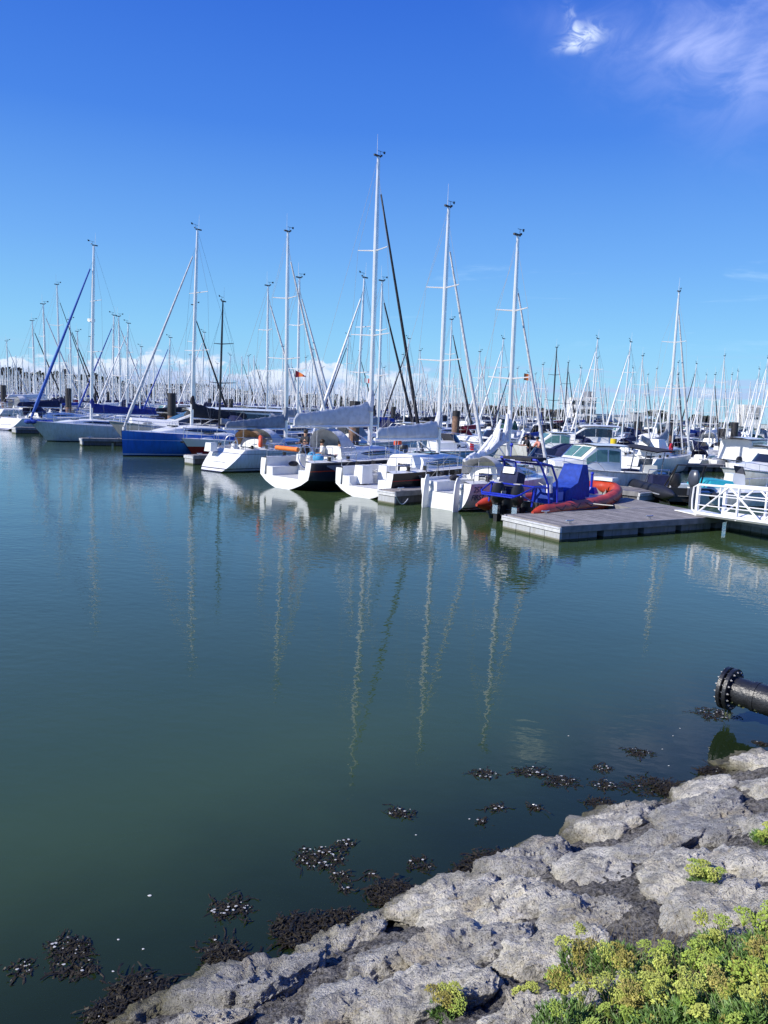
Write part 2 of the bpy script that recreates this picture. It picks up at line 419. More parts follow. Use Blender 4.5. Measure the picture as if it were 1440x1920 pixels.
    # rails
    if rails:
        r_ = MB(); zt = .62; rr = .016 if detail > 1 else .022
        def edge(u, s, z=0.): p = h.pt(u, 0, s, -.07); p.z += z; return p
        q = [edge(.86, 1, zt), edge(.95, 1, zt), edge(.995, 1, zt + .05), edge(.995, -1, zt + .05), edge(.95, -1, zt), edge(.86, -1, zt)]
        rail(r_, q, rr)
        for u, s in ((.86, 1), (.86, -1), (.96, 1), (.96, -1)): rail(r_, [edge(u, s), edge(u, s, zt)], rr, 4)
        r_.build('pulpit', STEEL, root)
        for s in (1, -1):
            r_ = MB(); rail(r_, [edge(.14, s, zt), edge(.03, s, zt), Vector((edge(.0, s).x, s * h.b(0) * .45, edge(0, s).z + zt))], rr)
            for u in (.03, .14): rail(r_, [edge(u, s), edge(u, s, zt)], rr, 4)
            rail(r_, [edge(.03, s, zt * .5), edge(.14, s, zt * .5)], rr * .8, 4); r_.build('pushpit', STEEL, root)
        if detail > 1:
            r_ = MB()
            for s in (1, -1):
                for k in (1, .5): rail(r_, [edge(lerp(.14, .86, i / 6), s, zt * k) for i in range(7)], .008, 3)
                for i in range(1, 6): rail(r_, [edge(lerp(.14, .86, i / 6), s), edge(lerp(.14, .86, i / 6), s, zt)], .013, 4)
            r_.build('lifeline', STEEL, root)
    if wheel:
        wm = MB(); xw = -.57 * L + .14 * L; c = Vector((xw, 0, floor + .85)); rw = .5
        for k in range(24):
            a0, a1 = 2 * math.pi * k / 24, 2 * math.pi * (k + 1) / 24
            wm.tube([c + Vector((0, math.cos(a0), math.sin(a0))) * rw, c + Vector((0, math.cos(a1), math.sin(a1))) * rw], .028, 5)
        for k in range(5):
            a = 2 * math.pi * k / 5; wm.tube([c, c + Vector((0, math.cos(a), math.sin(a))) * rw], .012, 4)
        wm.build('steering_wheel', STEEL, root)
        wm = MB(); wm.box((xw + .25, 0, floor + .45), (.32, .3, .9), 0, taper=.8); wm.build('pedestal', WHITE, root)
    root['_h'] = 0; del root['_h']
    return root, h
def place(root, M, ang, sc=1.0):
    root.location = (M.x, M.y, 0); root.rotation_euler = (0, 0, ang); root.scale = (sc, sc, sc)
def solve_mast(end_px, top_px, dist):
    """mast height that puts the mast foot a given distance from a hull end"""
    e = W(*end_px); best = None
    for i in range(200):
        H = 8 + i * .06; M = W(top_px[0], top_px[1], H); M.z = 0
        d = abs((M - e).length - dist) + (5 if M.y < e.y - .3 else 0)
        if best is None or d < best[0]: best = (d, H, M)
    return best[1], best[2], e
# ------------------------------------------------------------------ motor boats
def house(st, wins, name='cabin', m=WHITE, wm=GLASS, parent=None, n_sub=1):
    """st: stations (x, half width low, half width high, z low, z high); wins: (i, k0, k1, a0, a1) panels between stations"""
    mb = MB(); secs = []
    def P(s_, k, side, off=0.):
        x, w0, w1, z0, z1 = s_
        return Vector((x, side * (lerp(w0, w1, k) + off), lerp(z0, z1, k)))
    for s_ in st:
        A = [P(s_, 0, 1), P(s_, .5, 1), P(s_, 1, 1), Vector((s_[0], s_[2] * .8, s_[4] + .04)), Vector((s_[0], 0, s_[4] + .07))]
        secs.append(A + [Vector((p.x, -p.y, p.z)) for p in reversed(A[:-1])])
    mb.loft(secs, 0, False, True)
    o = mb.build(name, m, parent, ang=30)
    for (i, k0, k1, a0, a1) in wins:
        for side in (1, -1):
            q = MB(); A, Bq = st[i], st[i + 1]
            S0 = [lerp(A[j], Bq[j], a0) for j in range(5)]; S1 = [lerp(A[j], Bq[j], a1) for j in range(5)]
            pts = [P(S0, k0, side, .012), P(S1, k0, side, .012), P(S1, k1, side, .012), P(S0, k1, side, .012)]
            q.add(pts + [p - Vector((0, side * .02, 0)) for p in pts], [(0, 1, 2, 3), (7, 6, 5, 4), (0, 4, 5, 1), (1, 5, 6, 2), (2, 6, 7, 3), (3, 7, 4, 0)])
            q.build('side_window', wm, o, smooth=False)
    return o
def front_panes(o, A, Bq, wm, n=2, k0=.1, k1=.9, gap=.05):
    """windscreen panes on a sloping front between two stations (lower A, upper B)"""
    for j in range(n):
        y0, y1 = lerp(-1, 1, j / n) + gap, lerp(-1, 1, (j + 1) / n) - gap
        P = lambda k, y: Vector((lerp(A[0], Bq[0], k) + .015, y * lerp(A[2], Bq[2], k) * .8, lerp(A[4], Bq[4], k) + .075))
        q = MB(); pts = [P(k0, y0), P(k0, y1), P(k1, y1), P(k1, y0)]
        q.add(pts + [p - Vector((.02, 0, .02)) for p in pts], [(0, 1, 2, 3), (7, 6, 5, 4), (0, 4, 5, 1), (1, 5, 6, 2), (2, 6, 7, 3), (3, 7, 4, 0)])
        q.build('windscreen', wm, o, smooth=False)
def outboard(parent, x, y=0., z=.35, col=BLACK, sc=1.0):
    o = MB(); secs = []
    for t, w, l in ((0, .10, .16), (.1, .17, .26), (.3, .19, .30), (.5, .17, .27), (.62, .1, .18)):
        secs.append([(x - .3 + l * sc * math.cos(a), y + w * sc * math.sin(a), z + .35 + t * sc) for a in [2 * math.pi * k / 10 for k in range(10)]])
    o.loft(secs, 0, True, True)
    o.box((x - .3, y, z), (.2 * sc, .13 * sc, .9 * sc), 0, taper=1.2); o.box((x - .08, y, z + .1), (.25, .25, .3), 0)
    o.box((x - .34, y, z - .5), (.42, .05, .05), 0)
    return o.build('outboard', col, parent)
def motorboat(label, kind='pilot', L=6.5, B=2.5, fs=.8, fb=1.25, hull=None, glass=GLASS, engine=True, canvas=None, group=None, detail=1, name='motor_boat'):
    root = empty(name, label=label, cat='motor boat', group=group)
    h = Hull(L, B, fs, fb, 'plane', .9, -.05, L * .12, .45, .25, -.15, bowfull=2.0)
    hull = hull or hullmat('white motor hull', (.78, .79, .78), line=None)
    h.shell(16).build('hull', hull, root)
    transom_mesh(h, .45).build('transom', hull, root, ang=20)
    deck_mesh(h, .38, .42, inner=.22).build('deck', [WHITE, DECK], root)
    rb = MB()
    for s in (1, -1): rb.tube([h.pt(i / 12, 0, s, .01) for i in range(13)], .03, 5)
    rb.build('rubbing_strake', GREYC if detail else WHITE, root)
    zc = h.sheer(.6)
    if kind == 'pilot':
        st = [(-.08 * L, B * .34, B * .30, fs + .0, fs + 1.15), (.04 * L, B * .36, B * .32, fs, fs + 1.25), (.14 * L, B * .36, B * .31, fs, fs + 1.22), (.24 * L, B * .34, B * .28, fs + .05, fs + .62), (.42 * L, B * .2, B * .14, fs + .15, fs + .50)]
        c = house(st, [(0, .45, .9, .12, .95), (1, .45, .9, .08, .95), (2, .5, .85, .0, .7)], m=WHITE, wm=glass, parent=root)
        front_panes(c, st[3], st[2], glass, 2)
        rf = MB(); rf.loft([[(x, y * w, fs + 1.32 + .05 * (1 - y * y)) for y in (-1, -.5, 0, .5, 1)] for x, w in ((-.14 * L, B * .33), (0, B * .36), (.15 * L, B * .33))], 0, False, False)
        rf.v += [(x, y, z - .06) for x, y, z in rf.v]; k = len(rf.v) // 2; rf.f += [tuple(i + k for i in reversed(f)) for f in list(rf.f)]; rf.m += list(rf.m)
        rf.build('roof', WHITE, c)
    elif kind == 'cruiser':
        st = [(-.2 * L, B * .40, B * .36, fs - .05, fs + .55), (0, B * .41, B * .36, fs, fs + .62), (.14 * L, B * .36, B * .28, fs + .1, fs + .58), (.38 * L, B * .14, B * .08, fb - .1, fb + .16)]
        c = house(st, [(1, .35, .8, .1, .9)], m=WHITE, wm=glass, parent=root)
        ws = MB()
        secs = []
        for k in range(9):
            a = lerp(-1.25, 1.25, k / 8); xx = .0 * L + .17 * L * math.cos(a) - .08 * L; yy = B * .4 * math.sin(a) / .95
            secs.append([(xx + .1, yy, fs + .6), (xx - .28, yy * .9, fs + 1.12)])
        ws.loft(secs, 0, False, False); ws.build('windscreen', glass, root)
        if canvas: hood_mesh(-.42 * L, .02 * L, B * .38, fs + .25, 1.15).build('canopy', canvas, root)
        ar = MB(); ar.tube([(-.28 * L, -B * .42, fs), (-.33 * L, -B * .38, fs + 1.2), (-.33 * L, B * .38, fs + 1.2), (-.28 * L, B * .42, fs)], .05, 6); ar.build('arch', WHITE, root)
    elif kind == 'hardtop':
        st = [(-.30 * L, B * .40, B * .36, fs + .0, fs + 1.5), (-.05 * L, B * .41, B * .36, fs, fs + 1.55), (.10 * L, B * .40, B * .32, fs, fs + 1.45), (.24 * L, B * .36, B * .26, fs + .1, fs + .72), (.44 * L, B * .16, B * .08, fb - .05, fb + .22)]
        c = house(st, [(0, .42, .92, .05, .98), (1, .42, .92, .02, .98), (2, .5, .9, .0, .8)], m=WHITE, wm=glass, parent=root)
        front_panes(c, st[3], st[2], glass, 2)
        rf = MB(); secs = []
        for x, w in ((-.40 * L, B * .36), (-.2 * L, B * .40), (.0, B * .40), (.10 * L, B * .35), (.15 * L, B * .26)):
            secs.append([(x, y * w, fs + 1.64 + .12 * (1 - y * y) - .1 * max(0, x / (.15 * L)) ** 2) for y in (-1, -.6, 0, .6, 1)])
        rf.loft(secs, 0, False, False); rf.v += [(x, y, z - .09) for x, y, z in rf.v]; k = len(rf.v) // 2
        rf.f += [tuple(i + k for i in reversed(f)) for f in list(rf.f)]; rf.m += list(rf.m); rf.build('roof', WHITE, c)
    if kind == 'open':
        cs = MB(); cs.box((0, 0, fs + .35), (.7, .8, .9), 0, taper=.8); cs.build('console', WHITE, root)
        ws = MB(); ws.box((.2, 0, fs + .95), (.04, .7, .4), 0, ry=-.4); ws.build('windscreen', glass, root)
        if canvas: MB().box((-.2 * L, 0, fs + .25), (1.4, B * .8, .5), 0, taper=.75).build('canopy', canvas, root)
    r_ = MB()
    for s in (1, -1):
        e = lambda u, z: h.pt(u, 0, s, -.08) + Vector((0, 0, z))
        rail(r_, [e(.55, .02), e(.6, .35), e(.8, .45), e(.985, .5)], .016)
        for u in (.7, .82, .94): rail(r_, [e(u, 0), e(u, .42)], .014, 4)
    rail(r_, [h.pt(.985, 0, 1, -.08) + Vector((0, 0, .5)), h.pt(.985, 0, -1, -.08) + Vector((0, 0, .5))], .016)
    r_.build('bow_rail', STEEL, root)
    if engine: outboard(root, h.pt(0, 0).x)
    return root, h
# ------------------------------------------------------------------ shore geometry
SA = W(330, 1872); SB = W(1440, 1405)
SE = (SB - SA).normalized(); SN = Vector((SE.y, -SE.x, 0))           # along the water's edge, and inland
SLOPE = 2.12 / max(1.0, (Vector((0, 0, 0)) - SA).dot(SN) - .35)
def sd(p): return (Vector((p[0], p[1], 0)) - Vector((SA.x, SA.y, 0))).dot(SN)
def se(p): return (Vector((p[0], p[1], 0)) - Vector((SA.x, SA.y, 0))).dot(SE)
def sh_xy(e, d): return Vector((SA.x, SA.y, 0)) + SE * e + SN * d
def sz(d): return min(d * SLOPE if d > 0 else d * .42, 2.12)
def on_slope(px, py):
    d = ray(px, py); o = Vector((0, 0, EYE)); t = .5
    for _ in range(4000):
        p = o + d * t
        if p.z <= sz(sd(p)): return p
        t += .01 if p.z - sz(sd(p)) > .05 else .002
    return p
SUN_AZ = Vector((-0.90, -0.43, 0)).normalized(); SUN_EL = R(34)
def shore():
    global water
    # the water: clear mirror surface over a murky green body, see-through where it is shallow
    m = bpy.data.materials.new('harbour water'); N, L = nodes(m); N.clear()
    out = N.new('ShaderNodeOutputMaterial'); geo = N.new('ShaderNodeNewGeometry')
    def noise_(sc, det, vec, dim='3D'):
        n = N.new('ShaderNodeTexNoise'); n.inputs['Scale'].default_value = sc; n.inputs['Detail'].default_value = det
        L.new(vec, n.inputs['Vector']); return n.outputs['Fac']
    mp = N.new('ShaderNodeMapping'); mp.inputs['Scale'].default_value = (.8, 1.25, 1); mp.inputs['Rotation'].default_value = (0, 0, .5)
    L.new(geo.outputs['Position'], mp.inputs['Vector'])
    n1 = noise_(4.6, 2.2, mp.outputs[0]); n2 = noise_(.55, 2, mp.outputs[0]); n3 = noise_(.05, 3, mp.outputs[0])
    # breeze patches: ripples stronger in places
    pr = N.new('ShaderNodeMapRange'); L.new(n3, pr.inputs[0]); pr.inputs[1].default_value = .35; pr.inputs[2].default_value = .65; pr.inputs[3].default_value = .45; pr.inputs[4].default_value = 1.15
    ln = N.new('ShaderNodeVectorMath'); ln.operation = 'LENGTH'; L.new(geo.outputs['Position'], ln.inputs[0])
    fr = N.new('ShaderNodeMapRange'); L.new(ln.outputs['Value'], fr.inputs[0]); fr.inputs[1].default_value = 8; fr.inputs[2].default_value = 34; fr.inputs[3].default_value = .45; fr.inputs[4].default_value = 1.35
    q = N.new('ShaderNodeMath'); q.operation = 'MULTIPLY'; L.new(pr.outputs[0], q.inputs[0]); L.new(fr.outputs[0], q.inputs[1])
    a1 = N.new('ShaderNodeMath'); a1.operation = 'MULTIPLY_ADD'; L.new(n2, a1.inputs[0]); a1.inputs[1].default_value = 1.6; L.new(n1, a1.inputs[2])
    bp = N.new('ShaderNodeBump'); bp.inputs['Distance'].default_value = .0085; L.new(a1.outputs[0], bp.inputs['Height']); L.new(q.outputs[0], bp.inputs['Strength'])
    body = N.new('ShaderNodeBsdfDiffuse')
    nb = noise_(.22, 3, geo.outputs['Position']); rp = N.new('ShaderNodeValToRGB'); L.new(nb, rp.inputs[0])
    rp.color_ramp.elements[0].position = .3; rp.color_ramp.elements[1].position = .7
    rp.color_ramp.elements[0].color = (.038, .070, .026, 1); rp.color_ramp.elements[1].color = (.048, .082, .030, 1)
    L.new(rp.outputs[0], body.inputs[0])
    tr = N.new('ShaderNodeBsdfTransparent'); tr.inputs[0].default_value = (.50, .56, .42, 1)
    dt = N.new('ShaderNodeVectorMath'); dt.operation = 'DOT_PRODUCT'; dt.inputs[1].default_value = tuple(SN); L.new(geo.outputs['Position'], dt.inputs[0])
    off = SA.dot(SN); wob = noise_(.9, 3, geo.outputs['Position'])
    s1 = N.new('ShaderNodeMath'); s1.operation = 'MULTIPLY_ADD'; L.new(wob, s1.inputs[0]); s1.inputs[1].default_value = 1.0; L.new(dt.outputs['Value'], s1.inputs[2])
    mr = N.new('ShaderNodeMapRange'); mr.interpolation_type = 'SMOOTHSTEP'; L.new(s1.outputs[0], mr.inputs[0])
    mr.inputs[1].default_value = off - 2.3; mr.inputs[2].default_value = off + .55; mr.inputs[3].default_value = 0; mr.inputs[4].default_value = .70
    mx = N.new('ShaderNodeMixShader'); L.new(mr.outputs[0], mx.inputs[0]); L.new(body.outputs[0], mx.inputs[1]); L.new(tr.outputs[0], mx.inputs[2])
    gl = N.new('ShaderNodeBsdfGlossy'); gl.inputs['Roughness'].default_value = .012; gl.inputs['Color'].default_value = (.95, .97, 1, 1); L.new(bp.outputs[0], gl.inputs['Normal'])
    fn = N.new('ShaderNodeFresnel'); fn.inputs[0].default_value = 1.37; L.new(bp.outputs[0], fn.inputs['Normal'])
    m2 = N.new('ShaderNodeMixShader'); L.new(fn.outputs[0], m2.inputs[0]); L.new(mx.outputs[0], m2.inputs[1]); L.new(gl.outputs[0], m2.inputs[2]); L.new(m2.outputs[0], out.inputs[0])
    w = MB(); w.add([(-900, -60, 0), (900, -60, 0), (900, 700, 0), (-900, 700, 0)], [(0, 1, 2, 3)])
    tag(w.build('water', m, smooth=False), kind='structure')
    # harbour bed and the embankment in one sheet
    mud = bpy.data.materials.new('mortar and mud'); N, L = nodes(mud); b = N['Principled BSDF']; b.inputs['Roughness'].default_value = .95; b.inputs['Specular IOR Level'].default_value = .2
    geo = N.new('ShaderNodeNewGeometry')
    def nz(sc, det, rough=.6):
        n = N.new('ShaderNodeTexNoise'); n.inputs['Scale'].default_value = sc; n.inputs['Detail'].default_value = det; n.inputs['Roughness'].default_value = rough
        L.new(geo.outputs['Position'], n.inputs['Vector']); return n.outputs['Fac']
    r1 = N.new('ShaderNodeValToRGB'); L.new(nz(34, 6, .7), r1.inputs[0]); E = r1.color_ramp.elements
    E[0].position = .38; E[0].color = (.035, .033, .030, 1); E[1].position = .62; E[1].color = (.22, .21, .195, 1)
    sp = N.new('ShaderNodeSeparateXYZ'); L.new(geo.outputs['Position'], sp.inputs[0])
    wt = N.new('ShaderNodeMapRange'); L.new(sp.outputs['Z'], wt.inputs[0]); wt.inputs[1].default_value = .02; wt.inputs[2].default_value = .16
    mxw = N.new('ShaderNodeMixRGB'); L.new(wt.outputs[0], mxw.inputs[0]); mxw.inputs[1].default_value = (.075, .070, .040, 1); L.new(r1.outputs[0], mxw.inputs[2]); L.new(mxw.outputs[0], b.inputs['Base Color'])
    bp = N.new('ShaderNodeBump'); bp.inputs['Strength'].default_value = 1; bp.inputs['Distance'].default_value = .025; L.new(nz(55, 5), bp.inputs['Height']); L.new(bp.outputs[0], b.inputs['Normal'])
    m = MB(); rows = []
    def line(lo, hi, a, bb, step, far):
        out = list(far[0]); x = a
        while x <= bb: out.append(x); x += step
        return out + list(far[1])
    es = line(0, 0, -3.2, 9.5, .028, ([-120, -60, -30, -15, -8, -5, -4], [10.5, 12, 15, 20, 30, 60, 120]))
    ds = line(0, 0, -1.4, 5.0, .028, ([-60, -25, -12, -7, -4.5, -3, -2], [5.6, 6.5, 8, 12, 30, 80]))
    V = []
    for d in ds:
        for e in es:
            p = sh_xy(e, d); z = max(sz(d), -3.2)
            if -2 < d < 6:
                q = Vector((p.x, p.y, 0)); k = 1 if d > .1 else .5
                z += k * (.05 * noise.noise(q * 1.3) + .045 * noise.noise(q * 4.5) + .045 * abs(noise.noise(q * 13)) + .036 * noise.noise(q * 26) + .02 * noise.noise(q * 60)) - .034
            V.append((p.x, p.y, z))
    ne = len(es); F = [(i * ne + j, i * ne + j + 1, (i + 1) * ne + j + 1, (i + 1) * ne + j) for i in range(len(ds) - 1) for j in range(ne - 1)]
    m.add(V, F); tag(m.build('embankment_ground', mud, ang=180), kind='structure')
def rock_material():
    m = bpy.data.materials.new('limestone'); N, L = nodes(m); b = N['Principled BSDF']; b.inputs['Roughness'].default_value = .9; b.inputs['Specular IOR Level'].default_value = .25
    geo = N.new('ShaderNodeNewGeometry'); oi = N.new('ShaderNodeObjectInfo')
    def nz(sc, det=5, rough=.6):
        n = N.new('ShaderNodeTexNoise'); n.inputs['Scale'].default_value = sc; n.inputs['Detail'].default_value = det; n.inputs['Roughness'].default_value = rough
        L.new(geo.outputs['Position'], n.inputs['Vector']); return n.outputs['Fac']
    def ramp(src, p0, c0, p1, c1):
        r = N.new('ShaderNodeValToRGB'); L.new(src, r.inputs[0]); e = r.color_ramp.elements
        e[0].position = p0; e[0].color = c0 + (1,); e[1].position = p1; e[1].color = c1 + (1,); return r.outputs[0]
    def mix(f, a, c, mode='MIX'):
        x = N.new('ShaderNodeMixRGB'); x.blend_type = mode
        for i, v in ((0, f), (1, a), (2, c)):
            if isinstance(v, (int, float)): x.inputs[i].default_value = v
            elif isinstance(v, tuple): x.inputs[i].default_value = v + (1,)
            else: L.new(v, x.inputs[i])
        return x.outputs[0]
    base = ramp(nz(5, 7, .68), .34, (.42, .41, .38), .56, (.86, .84, .77))
    hue = ramp(oi.outputs['Random'], 0., (.62, .62, .63), .8, (1.05, 1.02, .95))
    c = mix(1., base, hue, 'MULTIPLY')
    c = mix(ramp(nz(2.3, 4), .55, (0, 0, 0), .70, (.6, .6, .6)), c, (.52, .44, .30))           # ochre patches
    c = mix(ramp(nz(11, 8, .75), .49, (0, 0, 0), .62, (.62, .62, .62)), c, (.19, .19, .185))      # grey lichen
    c = mix(ramp(nz(70, 4, .6), .57, (0, 0, 0), .66, (.85, .85, .85)), c, (.05, .048, .045))        # pits
    sp = N.new('ShaderNodeSeparateXYZ'); L.new(geo.outputs['Position'], sp.inputs[0])
    wob = N.new('ShaderNodeMath'); wob.operation = 'MULTIPLY_ADD'; L.new(nz(3), wob.inputs[0]); wob.inputs[1].default_value = -.35; L.new(sp.outputs['Z'], wob.inputs[2])
    wet = N.new('ShaderNodeMapRange'); L.new(wob.outputs[0], wet.inputs[0]); wet.inputs[1].default_value = -.12; wet.inputs[2].default_value = .10; wet.inputs[3].default_value = .95; wet.inputs[4].default_value = 0
    c = mix(wet.outputs[0], c, ramp(nz(6), .35, (.055, .052, .030), .65, (.16, .15, .085)))
    L.new(c, b.inputs['Base Color'])
    ad = N.new('ShaderNodeMath'); ad.operation = 'MULTIPLY_ADD'; L.new(nz(28, 8, .7), ad.inputs[0]); ad.inputs[1].default_value = 1.6; L.new(nz(90, 4), ad.inputs[2])
    bp = N.new('ShaderNodeBump'); bp.inputs['Strength'].default_value = 1.0; bp.inputs['Distance'].default_value = .034; L.new(ad.outputs[0], bp.inputs['Height']); L.new(bp.outputs[0], b.inputs['Normal'])
    return m
def rocks():
    m = rock_material(); bm0 = bmesh.new(); bmesh.ops.create_icosphere(bm0, subdivisions=6, radius=1)
    dirs = [v.co.copy() for v in bm0.verts]; faces = [tuple(v.index for v in f.verts) for f in bm0.faces]; bm0.free()
    bm1 = bmesh.new(); bmesh.ops.create_icosphere(bm1, subdivisions=5, radius=1)
    dirs5 = [v.co.copy() for v in bm1.verts]; faces5 = [tuple(v.index for v in f.verts) for f in bm1.faces]; bm1.free()
    # pixel centre, half width, half height, tilt (px rise to the right), label
    T = [(1152, 1545, 82, 32, 8, 'rounded greenish boulder at the waterline with a dark crack on its right'),
         (1325, 1527, 98, 38, 20, 'large smooth pale grey slab high on the right of the embankment'),
         (1316, 1480, 62, 17, 14, 'low olive green boulder wet at the water edge on the right'),
         (1408, 1430, 52, 26, 16, 'dark greenish boulder at the far right end of the waterline'),
         (1434, 1482, 34, 20, 8, 'small pale boulder cut by the right frame edge below the dark green one'),
         (1414, 1548, 42, 26, 10, 'small ochre boulder on the right edge beside the large smooth slab'),
         (1238, 1590, 80, 24, 12, 'long flat grey stone just under the large smooth slab'),
         (1392, 1618, 64, 36, 14, 'bright white boulder behind the lone samphire tuft on the right'),
         (1283, 1640, 84, 48, 18, 'pale slab with the lone samphire tuft growing at its right end'),
         (1372, 1705, 122, 42, 6, 'biggest bright white slab just above the yellow flower bed'),
         (1118, 1628, 58, 34, -6, 'grey stone with a bright broken corner pointing down'),
         (1092, 1710, 80, 30, 4, 'cream coloured rounded stone in the middle of the embankment'),
         (926, 1702, 132, 30, 34, 'long narrow pale stone slanting up to the right'),
         (872, 1776, 118, 38, 18, 'pitted cream and grey boulder below the long narrow slanting stone'),
         (1040, 1788, 134, 30, 26, 'flat slanting slab running up towards the cream stone'),
         (985, 1614, 88, 26, 14, 'dark grey flat boulder on the waterline in the middle'),
         (822, 1688, 86, 32, 8, 'round topped grey boulder by the waterline left of the middle'),
         (806, 1872, 122, 44, 14, 'broad light grey slab at the bottom behind the small samphire clump'),
         (470, 1848, 140, 44, 22, 'largest grey boulder at the bottom left of the rocks'),
         (650, 1886, 72, 46, 20, 'angular boulder with tan patches at the bottom centre'),
         (262, 1900, 70, 26, 14, 'low flat stone at the lower left tip of the embankment'),
         (688, 1740, 44, 24, 8, 'small pale boulder with an olive side at the waterline'),
         (578, 1796, 38, 24, 8, 'small light knobbly stone at the waterline next to brown weed'),
         (622, 1762, 46, 22, 12, 'olive stained stone between two small pale waterline boulders'),
         (706, 1812, 66, 26, 14, 'brownish grey stone with a dark hollow in the lower centre'),
         (1160, 1860, 90, 34, 8, 'shaded slab half buried under the samphire bed'),
         (985, 1905, 84, 24, 10, 'white topped slab at the bottom edge left of the samphire bed'),
         (1418, 1780, 60, 28, 6, 'pale stone showing among the yellow flowers at the right edge'),
         (380, 1925, 80, 22, 8, 'flat grey rock cut off by the bottom frame edge on the left'),
         (560, 1930, 70, 20, 8, 'rock cut off by the bottom frame edge beside the tan patched boulder')]
    for k, (px, py, hw, hh, tilt, lab) in enumerate(T):
        c = on_slope(px, py); a1 = on_slope(px + hw, py - tilt); a0 = on_slope(px - hw, py + tilt); b1 = on_slope(px, py - hh); b0 = on_slope(px, py + hh)
        A = (a1 - a0) * .49; up = Vector((-SN.x * SLOPE, -SN.y * SLOPE, 1)).normalized()
        A -= up * A.dot(up); ax = A.normalized(); bx = up.cross(ax)
        bl = abs(((b1 - b0) * .5).dot(bx)) * 1.0; al = A.length; cl = max(.08, min(al, bl) * .40)
        rr = random.Random(k * 7 + 3); pl = []
        for i in range(12):
            v = Vector((rr.gauss(0, 1), rr.gauss(0, 1), rr.gauss(0, .7))).normalized(); pl.append((v, rr.uniform(.60, .95)))
        pl.append((Vector((rr.uniform(-.24, .24), rr.uniform(-.24, .24), 1)).normalized(), rr.uniform(.50, .62)))
        big = hw > 75; D, F = (dirs, faces) if big else (dirs5, faces5)
        V = []; sd_ = Vector((k * 3.7, k * 1.3, 0))
        for d in D:
            s = 0.
            for v, hgt in pl:
                q = d.dot(v) / hgt
                if q > 0: s += q ** 28
            s += 1.0
            r = s ** (-1 / 28.)
            p = ax * (d.x * r * al * 1.12) + bx * (d.y * r * bl * 1.12) + up * (d.z * r * cl)
            w = p + sd_
            n = .045 * noise.noise(w * 2.6) + .036 * noise.noise(w * 7) + .030 * (.3 - abs(noise.noise(w * 13))) + .020 * (.3 - abs(noise.noise(w * 31 + sd_))) + .008 * noise.noise(w * 75) + .016 * noise.cell(w * 5.5 + Vector((noise.noise(w * 4), noise.noise(w * 4 + sd_), 0)) * .8) + .008 * noise.cell(w * 13 + Vector((noise.noise(w * 9), 0, noise.noise(w * 9 + sd_))) * .8)
            p += (up * d.z * 1.2 + ax * d.x + bx * d.y) * n
            V.append(p)
        mb = MB(); mb.v = V; mb.f = F; mb.m = [0] * len(F)
        o = mb.build('boulder', m, ang=60, loc=c - up * (cl * .12 - .004)); tag(o, lab, 'boulder', 'boulders of the embankment')
